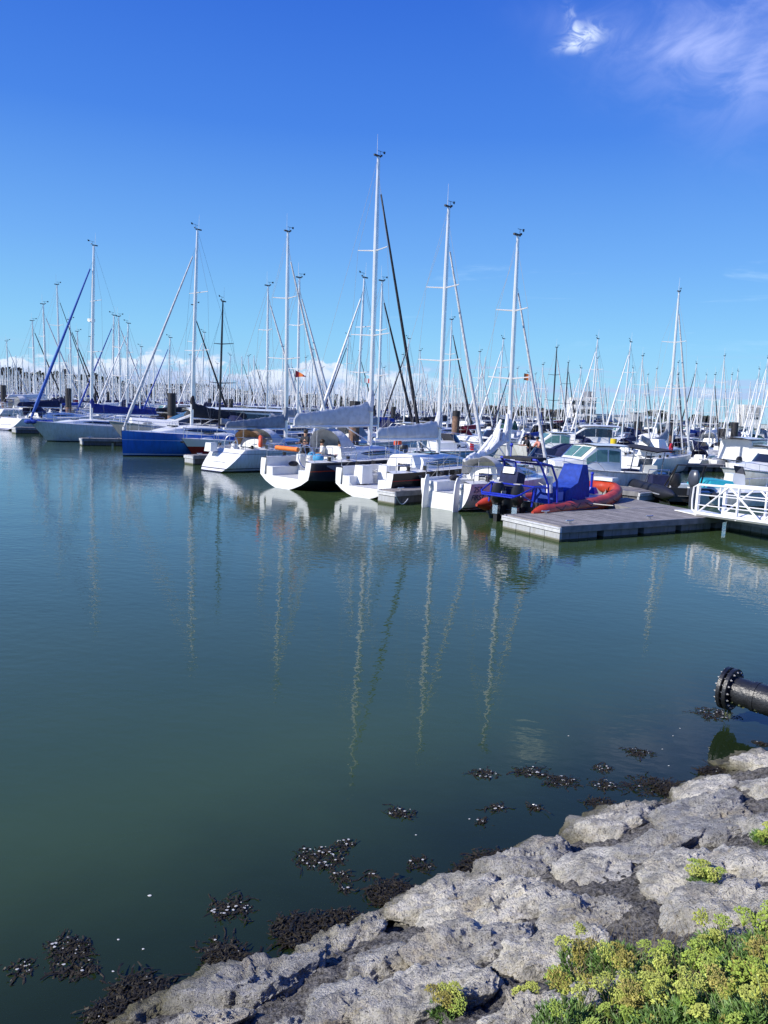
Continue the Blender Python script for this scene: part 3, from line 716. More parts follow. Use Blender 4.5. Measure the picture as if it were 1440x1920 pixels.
# ------------------------------------------------------------------ plants of the embankment
def plants():
    LEAF = mat('samphire leaf', (.13, .24, .05), .55, 0, .35, 30); STEM = mat('samphire stem', (.20, .26, .07), .6, 0, .2, 30)
    UMB = [mat('samphire umbel yellow green', (.48, .53, .11), .7, 0, .25, 60), mat('samphire umbel ochre', (.36, .32, .07), .7, 0, .3, 60), mat('samphire umbel lime', (.34, .45, .07), .7, 0, .25, 60)]
    rr = random.Random(5)
    def umbel(r=.028, n=95, seed=0):
        q = random.Random(seed); m = MB()
        for i in range(16):
            a = i * 2.4; t = math.sqrt((i + .5) / 16); cx, cy = r * t * math.cos(a), r * t * math.sin(a); cz = r * .75 * math.sqrt(max(0, 1 - t * t * .8))
            m.tube([(0, 0, -r * .9), (cx * .8, cy * .8, cz - .005)], .0008, 3, 0)
            for j in range(10):
                p = Vector((cx + q.gauss(0, .0038), cy + q.gauss(0, .0038), cz + q.uniform(-.003, .003))); s = q.uniform(.0022, .0038)
                m.add([p + Vector(v) * s for v in ((1, 0, 0), (0, 1, 0), (-1, 0, 0), (0, -1, 0), (0, 0, 1), (0, 0, -1))], [(0, 1, 4), (1, 2, 4), (2, 3, 4), (3, 0, 4), (1, 0, 5), (2, 1, 5), (3, 2, 5), (0, 3, 5)])
        return m
    um = []
    for k in range(6):
        o = umbel(rr.uniform(.022, .032), seed=k).build('flower_head', UMB[k % 3], smooth=False); um.append(o.data); bpy.data.objects.remove(o)
    def foliage(rad, hgt, n, seed):
        q = random.Random(seed); m = MB()
        for i in range(n):
            a = q.uniform(0, 6.28); r = rad * math.sqrt(q.random()); b = Vector((r * math.cos(a), r * math.sin(a), q.uniform(.0, .55) * hgt * (1.1 - r / rad)))
            d = Vector((math.cos(a) * r / rad * .8 + q.gauss(0, .35), math.sin(a) * r / rad * .8 + q.gauss(0, .35), 1.0)).normalized()
            l = q.uniform(.35, .7) * hgt; tip = b + d * l * .5
            m.tube([b - d * .02, tip], .0016, 3)
            for j in range(5):
                t = d.copy() + Vector((q.gauss(0, .5), q.gauss(0, .5), q.gauss(0, .3))); t.normalize(); s = b + d * l * q.uniform(.1, .5); ll = q.uniform(.022, .045)
                m.tube([s, s + t * ll * .6 + Vector((0, 0, .002)), s + t * ll], [.0016, .0032, .0007], 4)
        return m
    fol = []
    for k, (r, h, n) in enumerate(((.10, .12, 150), (.16, .17, 330), (.22, .20, 560))):
        for j in range(2):
            o = foliage(r, h, n, k * 5 + j).build('foliage', LEAF, ang=80); fol.append((o.data, r, h)); bpy.data.objects.remove(o)
    def plant(px, py, size, nfl, lab, flip=0, kinds=(0, 2, 3, 5, 0, 2, 3, 1), sc=1.0):
        c = on_slope(px, py); root = empty('samphire_plant', c, rr.uniform(0, 6.28), lab, 'plant', 'samphire plants on the embankment')
        me, r, h = fol[size * 2 + flip]; f = bpy.data.objects.new('foliage', me); COL.objects.link(f); f.parent = root; f.scale = (sc, sc, sc)
        st = MB(); heads = []
        for i in range(nfl):
            a = rr.uniform(0, 6.28); q = r * sc * math.sqrt(rr.random()) * .95; top = Vector((q * math.cos(a) * 1.25, q * math.sin(a) * 1.25, h * sc * rr.uniform(.7, 1.2)))
            b = Vector((q * .4 * math.cos(a), q * .4 * math.sin(a), 0)); mid = b.lerp(top, .5) + Vector((rr.gauss(0, .008), rr.gauss(0, .008), .02))
            st.tube([b, mid, top - Vector((0, 0, .02))], [.003, .0024, .0018], 4); heads.append(top)
        if heads:
            st.build('stem', STEM, root, ang=80)
            for p in heads:
                o = bpy.data.objects.new('flower_head', um[rr.choice(kinds)]); COL.objects.link(o); o.parent = root; o.location = p
                o.rotation_euler = (rr.gauss(0, .35), rr.gauss(0, .35), rr.uniform(0, 6)); s = rr.uniform(.9, 1.5); o.scale = (s, s, s)
    plant(1322, 1664, 0, 9, 'lone samphire tuft growing in a gap between the white boulders', 0, sc=.72)
    plant(1432, 1578, 0, 7, 'small yellow samphire tuft by the right edge above the lone tuft', 1, sc=.7)
    plant(985, 1884, 0, 4, 'tiny samphire tuft in the mud left of the flower bed', 0, sc=.5)
    plant(835, 1902, 0, 9, 'samphire clump with pale green flowers on the broad slab at the bottom', 1, sc=.62)
    plant(1100, 1820, 0, 5, 'dark green samphire clump at the top left corner of the flower bed', 0, sc=1.0)
    plant(1062, 1860, 0, 8, 'samphire with lime flowers at the left tip of the flower bed', 1, sc=.65)
    B = [(1150, 1800), (1210, 1835), (1160, 1870), (1285, 1815), (1350, 1780), (1330, 1850), (1400, 1815), (1440, 1780), (1260, 1885), (1390, 1880), (1190, 1915), (1320, 1915), (1440, 1880), (1445, 1925), (1250, 1930), (1060, 1920), (1385, 1935)]
    names = ['in the back row of the flower bed', 'in the middle of the flower bed', 'at the front of the flower bed']
    rows = [[], [], []]
    for p in B: rows[0 if p[1] < 1822 else 1 if p[1] < 1890 else 2].append(p)
    ordn = ['first', 'second', 'third', 'fourth', 'fifth', 'sixth', 'seventh', 'eighth', 'ninth']
    for i, rw in enumerate(rows):
        for j, p in enumerate(sorted(rw)):
            plant(p[0] + 14, p[1] + 26, rr.choice((0, 1, 1)), rr.randint(5, 9), 'bushy flowering samphire, ' + ordn[j] + ' from the left ' + names[i], rr.randint(0, 1), sc=rr.uniform(.62, .85))
    # dry grass stalks among the samphire
    m = MB(); STR = mat('dry grass', (.30, .24, .13), .8, 0, .2)
    for i in range(420):
        c = on_slope(rr.uniform(1060, 1450), rr.uniform(1765, 1930)); a = rr.uniform(0, 6.28); l = rr.uniform(.06, .2); t = c + Vector((math.cos(a) * l * .5, math.sin(a) * l * .5, l))
        m.tube([c, c.lerp(t, .5) + Vector((0, 0, .02)), t], [.0011, .0009, .0004], 3)
    tag(m.build('dry_grass', STR), 'dry straw coloured grass stalks among the samphire bed', 'grass', kind='stuff')
def seaweed():
    WEED = mat('bladder wrack', (.028, .022, .010), .55, 0, .4, 40, spec=.35); GLINT = mat('painted frond glints', (.55, .55, .50), .25, 0, .15, 30)
    rr = random.Random(11)
    def clump(p, r, n, tips, lab, grp='seaweed clumps in the shallows', dz=0.0, cat='seaweed'):
        m = MB()
        for i in range(n):
            a = rr.uniform(0, 6.28); q = r * rr.random() ** .6; b = Vector((q * math.cos(a), q * math.sin(a) * .75, rr.uniform(-.05, .012) + dz))
            hd = rr.uniform(0, 6.28); w = rr.uniform(.004, .009); lf = 2.2 if rr.random() < .25 else 1.0
            for j in range(4):
                l = lf * rr.uniform(.008, .022) * (1.2 if r > .15 else 1); e = b + Vector((math.cos(hd) * l, math.sin(hd) * l, rr.uniform(-.012, .007))); sdv = Vector((-math.sin(hd), math.cos(hd), rr.uniform(-.5, .5))) * w
                t = Vector((0, 0, .0012)); m.add([b - sdv, b + sdv, e + sdv * .7, e - sdv * .7, b + t, e + t], [(0, 4, 5, 3), (4, 1, 2, 5), (0, 3, 2, 1)])
                if rr.random() < .4: m.ball(e, .0045, 0, 5, 4)
                b = e; hd += rr.gauss(0, .85)
        o = m.build('seaweed_clump', WEED, ang=60, loc=(p.x, p.y, p.z)); tag(o, lab, cat, grp)
        if tips:  # pale flakes coloured to stand in for sun glints on the wet fronds
            m = MB()
            for i in range(tips):
                a = rr.uniform(0, 6.28); q = r * .9 * rr.random() ** .5; c = Vector((q * math.cos(a), q * math.sin(a) * .75, .012 + dz + rr.uniform(0, .008))); s = rr.choice((.003, .004, .006, .012))
                m.loft([[c + Vector((s * rr.uniform(.6, 1.2) * math.cos(t * 1.05), s * rr.uniform(.4, .9) * math.sin(t * 1.05), k * .003)) for t in range(6)] for k in (0, 1)], 0, True, True)
            m.build('frond_glint', GLINT, o, smooth=False)['kind'] = 'stuff'
    L_ = [(38, 1818, 26, 8, 'small weed clump alone at the far left'), (128, 1778, 44, 14, 'big dark weed clump, upper of the pair at the left'), (142, 1812, 46, 8, 'big dark weed clump, lower of the pair at the left'),
          (432, 1704, 42, 16, 'spiky weed clump with pale specks, left of centre in the open water'), (420, 1782, 44, 3, 'dark weed mound just off the rocks below the spiky clump'),
          (600, 1610, 52, 44, 'widest weed patch with many pale specks'), (648, 1584, 20, 12, 'small speckled weed patch touching the widest one on its right'), (640, 1645, 20, 8, 'speckled weed tuft just below the widest patch'), (648, 1670, 9, 4, 'tiny weed tuft under the widest patch'),
          (696, 1640, 9, 4, 'tiny weed tuft between the widest patch and the rocks'), (752, 1526, 26, 14, 'compact weed clump with bright specks in the middle of the green water'), (910, 1452, 24, 16, 'weed clump where the third mast reflection ends'),
          (995, 1448, 30, 14, 'left of the two joined weed clumps right of centre'), (1052, 1466, 30, 14, 'right of the two joined weed clumps right of centre'), (930, 1516, 16, 6, 'faint weed wisp below the joined clumps'), (902, 1542, 10, 8, 'tiny bright weed tuft below the faint wisp'),
          (1000, 1515, 14, 3, 'faint dark wisp of weed right of the tiny bright tuft'), (1130, 1442, 18, 8, 'small weed patch off the greenish boulder, upper one'), (1132, 1472, 26, 12, 'speckled weed strip below the small upper patch'),
          (1215, 1475, 50, 3, 'long dark weed bed near the rocks on the right'), (1130, 1510, 34, 1, 'brown weed mat touching the rounded greenish boulder'), (1200, 1412, 22, 6, 'thin weed streak far out on the right'), (790, 1622, 28, 5, 'dark weed tuft close to the rocks in the middle'),
          (1340, 1340, 36, 26, 'pale flecked weed under the pipe flange'), (1430, 1395, 14, 3, 'small weed tuft by the farthest rocks')]
    for px, py, hw, tips, lab in L_:
        p = W(px, py); r = (W(px + hw, py) - p).length
        clump(p, r, int(110 + 15000 * min(r * r, .05)), tips, lab)
    F_ = [(262, 1862, 50), (570, 1750, 58), (740, 1680, 48), (930, 1622, 50), (1340, 1452, 26), (210, 1905, 40), (880, 1640, 30), (425, 1800, 36), (640, 1725, 26), (1260, 1482, 30)]
    nm = ['below the low flat stone at the lower left', 'left of the small pale waterline boulder', 'left of the round topped grey boulder', 'in front of the dark grey flat boulder', 'on the olive green boulder at the right', 'at the lower left corner of the rocks', 'between the two middle waterline boulders', 'in front of the largest grey boulder', 'above the olive stained stone', 'beside the long dark weed bed']
    for (px, py, hw), t in zip(F_, nm):
        p = W(px, py); r = (W(px + hw, py) - p).length
        clump(p, r, int(220 + 15000 * min(r * r, .05)), 2, 'dark brown weed fringe ' + t, 'weed fringes on the waterline', .03)
    # loose flecks of foam
    FO = mat('foam fleck', (.7, .7, .66), .6)
    for i, (px, py) in enumerate([(281, 1680), (222, 1762), (268, 1780), (1262, 1380), (1275, 1366), (880, 1536), (780, 1566), (1066, 1380), (212, 1822), (1254, 1436), (1242, 1405)]):
        p = W(px, py); m = MB(); s = .016 if i in (0,) else .009
        m.loft([[Vector((s * rr.uniform(.6, 1.2) * math.cos(t), s * rr.uniform(.4, .8) * math.sin(t), .001 + k * .003)) for t in range(6)] for k in (0, 1)], 0, True, True)
        tag(m.build('foam_fleck', FO, smooth=False, loc=p), 'tiny pale fleck of foam drifting on the calm water' if i else 'largest pale foam fleck drifting at the lower left', 'foam', 'foam flecks on the water')
def pipe():
    PB = mat('black polyethylene pipe', (.018, .020, .024), .38, 0, .3, 5, .15, 30); BO = mat('galvanised bolt', (.5, .5, .48), .5, .3); AL = mat('algae growth', (.12, .15, .06), .9, 0, .4, 30)
    c = W(1352, 1348); c.z = .42; ax = Vector((.67, -.74, -.01)).normalized()
    root = empty('discharge_pipe', c, 0, 'black outfall pipe with bolted flange reaching over the water from the right', 'pipe'); root.rotation_euler = ax.to_track_quat('X', 'Z').to_euler()
    m = MB(); m.tube([(.06, 0, 0), (.36, 0, 0)], .172, 40); m.build('pipe_stub', PB, root)
    m = MB(); m.tube([(.36, 0, 0), (.365, 0, 0), (.41, 0, 0), (.415, 0, 0)], [.176, .186, .186, .176], 40); m.build('weld_collar', PB, root)
    m = MB(); m.tube([(.41, 0, 0), (5.5, 0, 0)], .178, 40); m.build('pipe_barrel', PB, root)
    for x in (.0, .075):
        m = MB(); m.tube([(x, 0, 0), (x + .006, 0, 0), (x + .044, 0, 0), (x + .05, 0, 0)], [.258, .265, .265, .258], 48); m.build('flange', PB, root)
    m = MB(); m.tube([(.045, 0, 0), (.08, 0, 0)], .20, 30); m.build('gasket', BLACK, root)
    for k in range(16):
        a = 2 * math.pi * k / 16; y, z = .225 * math.cos(a), .225 * math.sin(a)
        m = MB(); m.tube([(-.03, y, z), (.15, y, z)], .006, 6); m.tube([(-.016, y, z), (-.001, y, z)], .012, 6); m.tube([(.126, y, z), (.14, y, z)], .012, 6); m.build('bolt', BO, root)
    rr = random.Random(2); m = MB()
    for i in range(500):
        x = rr.uniform(.12, 3.0); a = R(-90) + rr.gauss(0, .35) ; r = .178; p = Vector((x, r * math.cos(a), r * math.sin(a))); s = rr.uniform(.004, .012)
        m.ball(p, (s * 1.5, s, s), 0, 5, 3)
    for i in range(26):
        p = Vector((rr.uniform(.0, .12), rr.gauss(0, .02), -.262)); l = rr.uniform(.03, .13); m.tube([p, p + Vector((rr.gauss(0, .01), rr.gauss(0, .01), -l))], [.006, .002], 4)
    m.build('algae_fringe', AL, root)['kind'] = 'stuff'
# ------------------------------------------------------------------ light, sky, camera
def sky():
    w = bpy.data.worlds.new('World'); scene.world = w; w.use_nodes = True; N = w.node_tree.nodes; L = w.node_tree.links; N.clear()
    out = N.new('ShaderNodeOutputWorld'); bg = N.new('ShaderNodeBackground'); bg.inputs[1].default_value = .11
    sk = N.new('ShaderNodeTexSky'); sk.sky_type = 'NISHITA'; sk.sun_disc = False; sk.sun_elevation = SUN_EL
    sk.sun_rotation = math.atan2(SUN_AZ.x, SUN_AZ.y); sk.air_density = 1.0; sk.dust_density = .15; sk.ozone_density = 2.5; sk.altitude = 0
    hs = N.new('ShaderNodeHueSaturation'); hs.inputs['Saturation'].default_value = 1.22; hs.inputs['Value'].default_value = 1.0; L.new(sk.outputs[0], hs.inputs['Color'])
    tc = N.new('ShaderNodeTexCoord'); sp = N.new('ShaderNodeSeparateXYZ'); L.new(tc.outputs['Generated'], sp.inputs[0])
    def M(op, a, b=None, c=None):
        n = N.new('ShaderNodeMath'); n.operation = op
        for i, v in enumerate((a, b, c)):
            if v is None: continue
            if isinstance(v, (int, float)): n.inputs[i].default_value = v
            else: L.new(v, n.inputs[i])
        return n.outputs[0]
    def mr(v, a, b, c=0., d=1.):
        n = N.new('ShaderNodeMapRange'); n.interpolation_type = 'SMOOTHSTEP'; L.new(v, n.inputs[0])
        for i, x in enumerate((a, b, c, d)): n.inputs[i + 1].default_value = x
        return n.outputs[0]
    def mr2(v, a, b):
        n = N.new('ShaderNodeMapRange'); L.new(v, n.inputs[0]); n.inputs[1].default_value = a; n.inputs[2].default_value = b; return n.outputs[0]
    el = M('ARCSINE', sp.outputs['Z']); az = M('ARCTAN2', sp.outputs['X'], sp.outputs['Y'])
    cb = N.new('ShaderNodeCombineXYZ'); L.new(az, cb.inputs[0]); L.new(el, cb.inputs[1])
    def nz(sx, sy, det, rough=.55, off=0., dist=0.):
        mp = N.new('ShaderNodeMapping'); mp.inputs['Scale'].default_value = (sx, sy, 1); mp.inputs['Location'].default_value = (off, off * .7, off * 1.3); L.new(cb.outputs[0], mp.inputs[0])
        n = N.new('ShaderNodeTexNoise'); n.inputs['Scale'].default_value = 1; n.inputs['Detail'].default_value = det; n.inputs['Roughness'].default_value = rough; n.inputs['Distortion'].default_value = dist
        L.new(mp.outputs[0], n.inputs['Vector']); return n.outputs['Fac']
    def over(under, col, fac):
        x = N.new('ShaderNodeMixRGB'); L.new(fac, x.inputs[0]); L.new(under, x.inputs[1])
        if isinstance(col, tuple): x.inputs[2].default_value = col + (1,)
        else: L.new(col, x.inputs[2])
        return x.outputs[0]
    gr = N.new('ShaderNodeValToRGB'); L.new(mr2(el, 0, R(40)), gr.inputs[0]); e = gr.color_ramp.elements
    e[0].position = 0; e[0].color = (.30, .66, .94, 1); e[1].position = 1; e[1].color = (.014, .085, .60, 1)
    for p_, c_ in ((.12, (.235, .59, .95)), (.26, (.155, .42, .93)), (.46, (.060, .232, .83)), (.72, (.023, .125, .70))):
        x = e.new(p_); x.color = c_ + (1,)
    sc_ = N.new('ShaderNodeVectorMath'); sc_.operation = 'SCALE'; sc_.inputs[3].default_value = 8.1; L.new(gr.outputs[0], sc_.inputs[0])
    up_ = N.new('ShaderNodeMixRGB'); up_.inputs[0].default_value = .85; L.new(hs.outputs[0], up_.inputs[1]); L.new(sc_.outputs[0], up_.inputs[2])
    c = up_.outputs[0]
    # cumulus bank low in the sky: lumpy tops, flat bluish base
    puff = nz(18, 34, 7, .6, 3.1)
    topline = nz(9, .5, 5, .6, 1.7)
    left = mr(az, .16, -.05)
    hgt = M('MULTIPLY_ADD', topline, .10, -.004)                            # elevation of the cloud tops
    hgt = M('ADD', hgt, M('MULTIPLY', M('SUBTRACT', puff, .5), .085))
    dens = mr(M('SUBTRACT', hgt, el), -.001, .007)
    dens = M('MULTIPLY', dens, mr(left, 0, 1, .0, .93))
    lit = mr(M('ADD', M('SUBTRACT', el, M('MULTIPLY', topline, .06)), M('MULTIPLY', puff, .10)), .022, .062)
    ramp = N.new('ShaderNodeValToRGB'); L.new(lit, ramp.inputs[0]); e = ramp.color_ramp.elements
    e[0].position = 0; e[0].color = (2.6, 3.6, 6.6, 1); e[1].position = 1; e[1].color = (6.6, 7.3, 8.6, 1)
    dens = M('MULTIPLY', dens, mr(M('ADD', puff, M('MULTIPLY', nz(30, 60, 4, .6, 41.), .5)), .56, .74, .35, 1.)); c = over(c, ramp.outputs[0], dens)
    # flat grey blue layers on the right, close to the horizon
    lay = mr(nz(3.2, 42, 5, .6, 9.3), .50, .66); lay = M('MULTIPLY', lay, M('MULTIPLY', mr(el, .085, .05), mr(az, -.1, .2, .2, .8)))
    c = over(c, (3.6, 4.6, 7.2), lay)
    pf2 = mr(nz(16, 40, 6, .6, 5.5), .52, .68); pf2 = M('MULTIPLY', pf2, M('MULTIPLY', mr(el, .055, .03), mr(az, .25, .42, 0, .7)))
    c = over(c, (7.5, 8.2, 9.3), pf2)
    # thin wisps
    ws = mr(nz(5, 36, 6, .6, 14.1, .6), .56, .78, 0, .38); ws = M('MULTIPLY', ws, M('MULTIPLY', mr(el, .07, .10), mr(el, .21, .15))); ws = M('MULTIPLY', ws, mr(az, -.08, .12))
    c = over(c, (5.6, 7.6, 9.4), ws)
    # the plume at the upper right: a bright curl and a spreading veil
    def blob(px, py, sx, sy, rot=0.):
        d = ray(px, py).normalized(); a0 = math.atan2(d.x, d.y); e0 = math.asin(d.z)
        du = M('SUBTRACT', az, a0); dv = M('SUBTRACT', el, e0)
        u = M('ADD', M('MULTIPLY', du, math.cos(rot)), M('MULTIPLY', dv, math.sin(rot))); v = M('SUBTRACT', M('MULTIPLY', dv, math.cos(rot)), M('MULTIPLY', du, math.sin(rot)))
        r2 = M('ADD', M('POWER', M('DIVIDE', u, sx), 2.), M('POWER', M('DIVIDE', v, sy), 2.))
        return M('EXPONENT', M('MULTIPLY', r2, -1.))
    cir = nz(14, 20, 6, .6, 21., 1.0)
    veil = M('ADD', M('MULTIPLY', blob(1330, 95, .12, .045, -.15), .9), M('MULTIPLY', blob(1420, 60, .07, .10), .55))
    veil = M('ADD', veil, M('MULTIPLY', blob(1200, 75, .10, .014, -.22), .5)); veil = M('MULTIPLY', veil, mr(cir, .3, .75, .10, .48))
    c = over(c, (4.6, 5.4, 9.2), veil)
    curl = M('ADD', M('MULTIPLY', blob(1098, 68, .019, .010, .15), 1.0), M('ADD', M('MULTIPLY', blob(1078, 52, .006, .018, .5), .6), M('MULTIPLY', blob(1076, 86, .018, .005, .1), .6)))
    curl = M('MULTIPLY', curl, mr(nz(40, 60, 5, .6, 31., 1.5), .36, .66, .05, .9))
    c = over(c, (6.8, 7.8, 9.6), curl)
    L.new(c, bg.inputs[0]); L.new(bg.outputs[0], out.inputs[0])
    s = bpy.data.lights.new('sun', 'SUN'); s.energy = 5.0; s.angle = R(.5); s.color = (1, .95, .87)
    o = bpy.data.objects.new('sun', s); COL.objects.link(o)
    o.rotation_euler = (-(SUN_AZ * math.cos(SUN_EL) + Vector((0, 0, math.sin(SUN_EL))))).to_track_quat('-Z', 'Y').to_euler()
    cd = bpy.data.cameras.new('camera'); cd.sensor_fit = 'VERTICAL'; cd.sensor_height = 36; cd.lens = 27; cd.clip_start = .05; cd.clip_end = 6000
    co = bpy.data.objects.new('camera', cd); COL.objects.link(co); co.matrix_world = CAM; scene.camera = co
    vs = scene.view_settings; vs.view_transform = 'Standard'; vs.look = 'None'; vs.exposure = 0.22; vs.gamma = 1; vs.use_curve_mapping = False
    scene.cycles.max_bounces = 6; scene.cycles.transparent_max_bounces = 8; scene.cycles.use_denoising = True
    scene.cycles.caustics_reflective = False; scene.cycles.caustics_refractive = False
    scene.render.film_transparent = False
# ------------------------------------------------------------------ the near row of boats
def heading(e, M, stern=True):
    v = (M - e) if stern else (e - M)
    return math.atan2(v.y, v.x)
def hero(name, label, top, end, at_stern, L, **kw):
    frac = .57 if at_stern else .43
    H, M, e = solve_mast(end, top, L * frac)
    ang = heading(e, M, at_stern)
    root, h = sailboat(name, label, H=H, L=L, **kw)
    place(root, M, ang); HERO[label[:18]] = (round(H, 1), tuple(round(x, 1) for x in M), round(math.degrees(ang)))
    root['mast'] = 0; del root['mast']
    return root, h, M, ang, H
HERO = {}
def lifebuoy(p, label, rz=0., kind='horseshoe', s=.3, m=None):
    b = MB(); n = 14; a0, a1 = (-.35, math.pi + .35) if kind == 'horseshoe' else (0, 2 * math.pi)
    pts = []
    for i in range(n + 1):
        a = lerp(a0, a1, i / n); pts.append((s * .75 * math.cos(a), 0, s * 1.05 * math.sin(a)))
    b.tube(pts, .085, 8, 0, 1.0); o = b.build('lifebuoy', m or ORANGE, loc=p); o.rotation_euler = (0, 0, rz)
    return tag(o, label, 'lifebuoy', 'lifebuoys on the boats')
def local(root, x, y, z):
    M = Matrix.Translation(root.location) @ root.rotation_euler.to_matrix().to_4x4()
    return M @ Vector((x, y, z))
def flag(p, label, cols, w=.7, h=.45, rz=0., vertical=True, tri=False):
    """a flag on a short staff; p is the staff foot"""
    root = empty('flag', p, rz, label, 'flag', 'flags on the boats')
    st = MB(); st.tube([(0, 0, 0), (0, 0, h * 2.3)], .015, 5); st.build('staff', WIRE, root)
    n = 12; m = MB(); k = len(cols)
    for i in range(n):
        for j in range(3 if not vertical else 1):
            u0, u1 = i / n, (i + 1) / n; f = lambda u: .07 * math.sin(u * 7) * u
            zt, zb = h * 2.25, h * 1.25
            s0, s1 = ((1 - u0) if tri else 1), ((1 - u1) if tri else 1); dr = .12
            zm = (zt + zb) / 2
            if vertical: ci = min(int((u0 + .01) * k), k - 1); bands = [(0, 1, ci)]
            else: bands = [(j / 3, (j + 1) / 3, j % k)]
            for b0, b1, ci in bands:
                z = lambda b, s, u: zm + (lerp(zt, zb, b) - zm) * s - dr * u * u
                m.add([(u0 * w, f(u0), z(b0, s0, u0)), (u1 * w, f(u1), z(b0, s1, u1)), (u1 * w, f(u1), z(b1, s1, u1)), (u0 * w, f(u0), z(b1, s0, u0))], [(0, 1, 2, 3)], ci)
    m.build('cloth', cols, root, ang=80)
    return root
def fender(p, label, m, s=.14, l=.55):
    b = MB(); b.tube([(0, 0, -l / 2), (0, 0, -l / 2 + .06), (0, 0, -l / 2 + .14), (0, 0, l / 2 - .14), (0, 0, l / 2 - .06), (0, 0, l / 2)], [.03, s * .75, s, s, s * .75, .03], 10)
    b.tube([(0, 0, l / 2), (0, 0, l / 2 + .45)], .01, 4)
    return tag(b.build('fender', m, loc=p), label, 'fender', 'fenders hanging on the boats')
def near_boats():
    # 1 far left, cut by the frame
    sailboat_args = dict(detail=2)
    hero('sailing_yacht', 'white yacht cut by the left frame edge with long navy sail cover', (112, 535), (4, 806), True, 11.5, B=3.7, fs=1.1, fb=1.45,
         cover=NAVY, cover_r=(.36, .2), furl=BLACKC, furl_r=.06, trake=1.1, hood=NAVY, wheel=True, seed=2, cabin_h=.4)
    # 2 white boat with the blue genoa, bow to the left
    r, h, M, a, H = hero('sailing_yacht', 'white yacht with bright blue furled headsail and blue boom cover', (168, 459), (56, 827), False, 10.85, B=3.5, fs=1.1, fb=1.5, srake=1.3,
         hull=hullmat('pale grey hull', (.66, .69, .72), bottom=(.02, .03, .05)), cover=mat('deep blue canvas', (.012, .028, .22), .8, 0, .15), cover_r=(.40, .2), furl=mat('azure sacrificial strip', (.012, .09, .42), .7), furl_r=.13, seed=3, cabin_h=.40, wr=1.2, covlen=5.6)
    b = MB(); rr = random.Random(3)
    for i in range(7): b.ball((3.1 + i * .28, rr.uniform(-.2, .2), 1.42), (.3, .35, .14 + .05 * rr.random()), 0, 8, 5)
    o = b.build('folded_tarpaulin', BLUE); o.location = r.location; o.rotation_euler = r.rotation_euler; tag(o, 'crumpled blue tarpaulin on the foredeck of the pale grey yacht', 'tarpaulin')
    rd = MB(); T = Vector((-.25, -.35, H * .62)); rd.tube([T, T + Vector((0, 0, .2))], .28, 12); rd.box(T + Vector((.12, .2, -.03)), (.3, .3, .05)); rd.build('radar', WHITE, r)
    # 3 grey motor yacht with hardtop
    bow = W(222, 846); mr_, h3 = motorboat('big grey motor yacht with white hardtop roof and sharp flared bow', 'hardtop', 12.5, 3.9, 1.35, 1.95, engine=False, glass=GLASS,
                     hull=hullmat('taupe grey hull', (.40, .40, .38), bottom=(.03, .03, .03), stripes=[(.35, .5, (.6, .6, .58))]))
    ang = math.atan2(-.50, -.86); d = Vector((math.cos(ang), math.sin(ang), 0)); c = bow - d * (12.5 * .55 - .6); place(mr_, c, ang)
    b = MB(); hood_mesh(-4.8, -2.0, 1.4, 1.2, 1.5).build('canopy', mat('blue grey canopy', (.06, .08, .16), .4), mr_)
    b = MB(); b.box((3.6, 0, 1.95), (2.6, 1.7, .12), 0, taper=.8); b.build('sun_pad', GREYC, mr_)
    # 4 vivid blue hull
    blueh = hullmat('vivid blue hull', (.008, .13, .55), bottom=(.01, .012, .03), line=(.55, .6, .7), stripes=[(.98, 1.02, (.25, .35, .6))])
    r, h, M, a, H = hero('sailing_yacht', 'vivid blue hulled yacht with plumb bow and grey sail bag', (362, 429), (230, 855), False, 11.3, B=3.8, fs=1.25, fb=1.55, srake=.1, hull=blueh, opened=False,
         cover=BLACKC, cover_r=(.5, .2), furl=PALEC, furl_r=.10, seed=4, cabin_h=.5, hullwin=(.66, .72, .86, .98), wr=1.15, covdroop=.1, spreaders=2, hood=NAVY, wheel=True, stern=.86)
    # 5 small red boat showing its bow
    e = W(345, 858); redh = hullmat('red hull white top', (.30, .012, .02), bottom=(.02, .02, .02), stripes=[(.68, 3, (.75, .75, .74))])
    r, h = sailboat('sailing_yacht', 'small red and white boat with its bow poking out behind the white yacht', H=9.9, L=8.5, B=2.9, mastr=.08, fs=.95, fb=1.2, hull=redh, cover=GREYC, furl=None, spar=DARKSPAR, seed=5, srake=1.2, cover_r=(.22, .12), category='sailing boat')
    ang = math.atan2(-.89, -.42); place(r, e - Vector((math.cos(ang), math.sin(ang), 0)) * 8.5 * .40, ang)
    # 6 white yacht with tan hood
    r, h, M, a, H = hero('sailing_yacht', 'white yacht with sloping stern, tan sprayhood and grey boom cover', (547, 437), (396, 884), True, 9.8, B=3.3, fs=1.15, fb=1.35, trake=1.25, stern=.72,
         hull=hullmat('white hull thin lines', (.78, .80, .81), bottom=(.015, .015, .02), line=(.75, .75, .75), stripes=[(.16, .2, (.03, .03, .04)), (.93, .955, (.05, .06, .1))]), cover=GREYC, cover_r=(.42, .16), furl=WHITEC, furl_r=.09, seed=6, wheel=True, wr=1.15, cabin_h=.42, covlen=4.6)
    hood_mesh(-3.0, -2.2, 1.0, 1.3, .85).build('sprayhood', TAN, r); hood_mesh(-2.3, -.9, 1.2, 1.25, 1.0).build('side_screen', PALEC, r)
    bp = MB(); bp.box((-4.9, .75, 1.2), (.5, .5, .45), 0, taper=.8); bp.build('helm_seat', WHITE, r)
    # 7 dark grey yacht, tallest mast
    dk = hullmat('slate hull', (.030, .038, .055), bottom=(.02, .022, .028), stripes=[(.84, .88, (.55, .06, .02))])
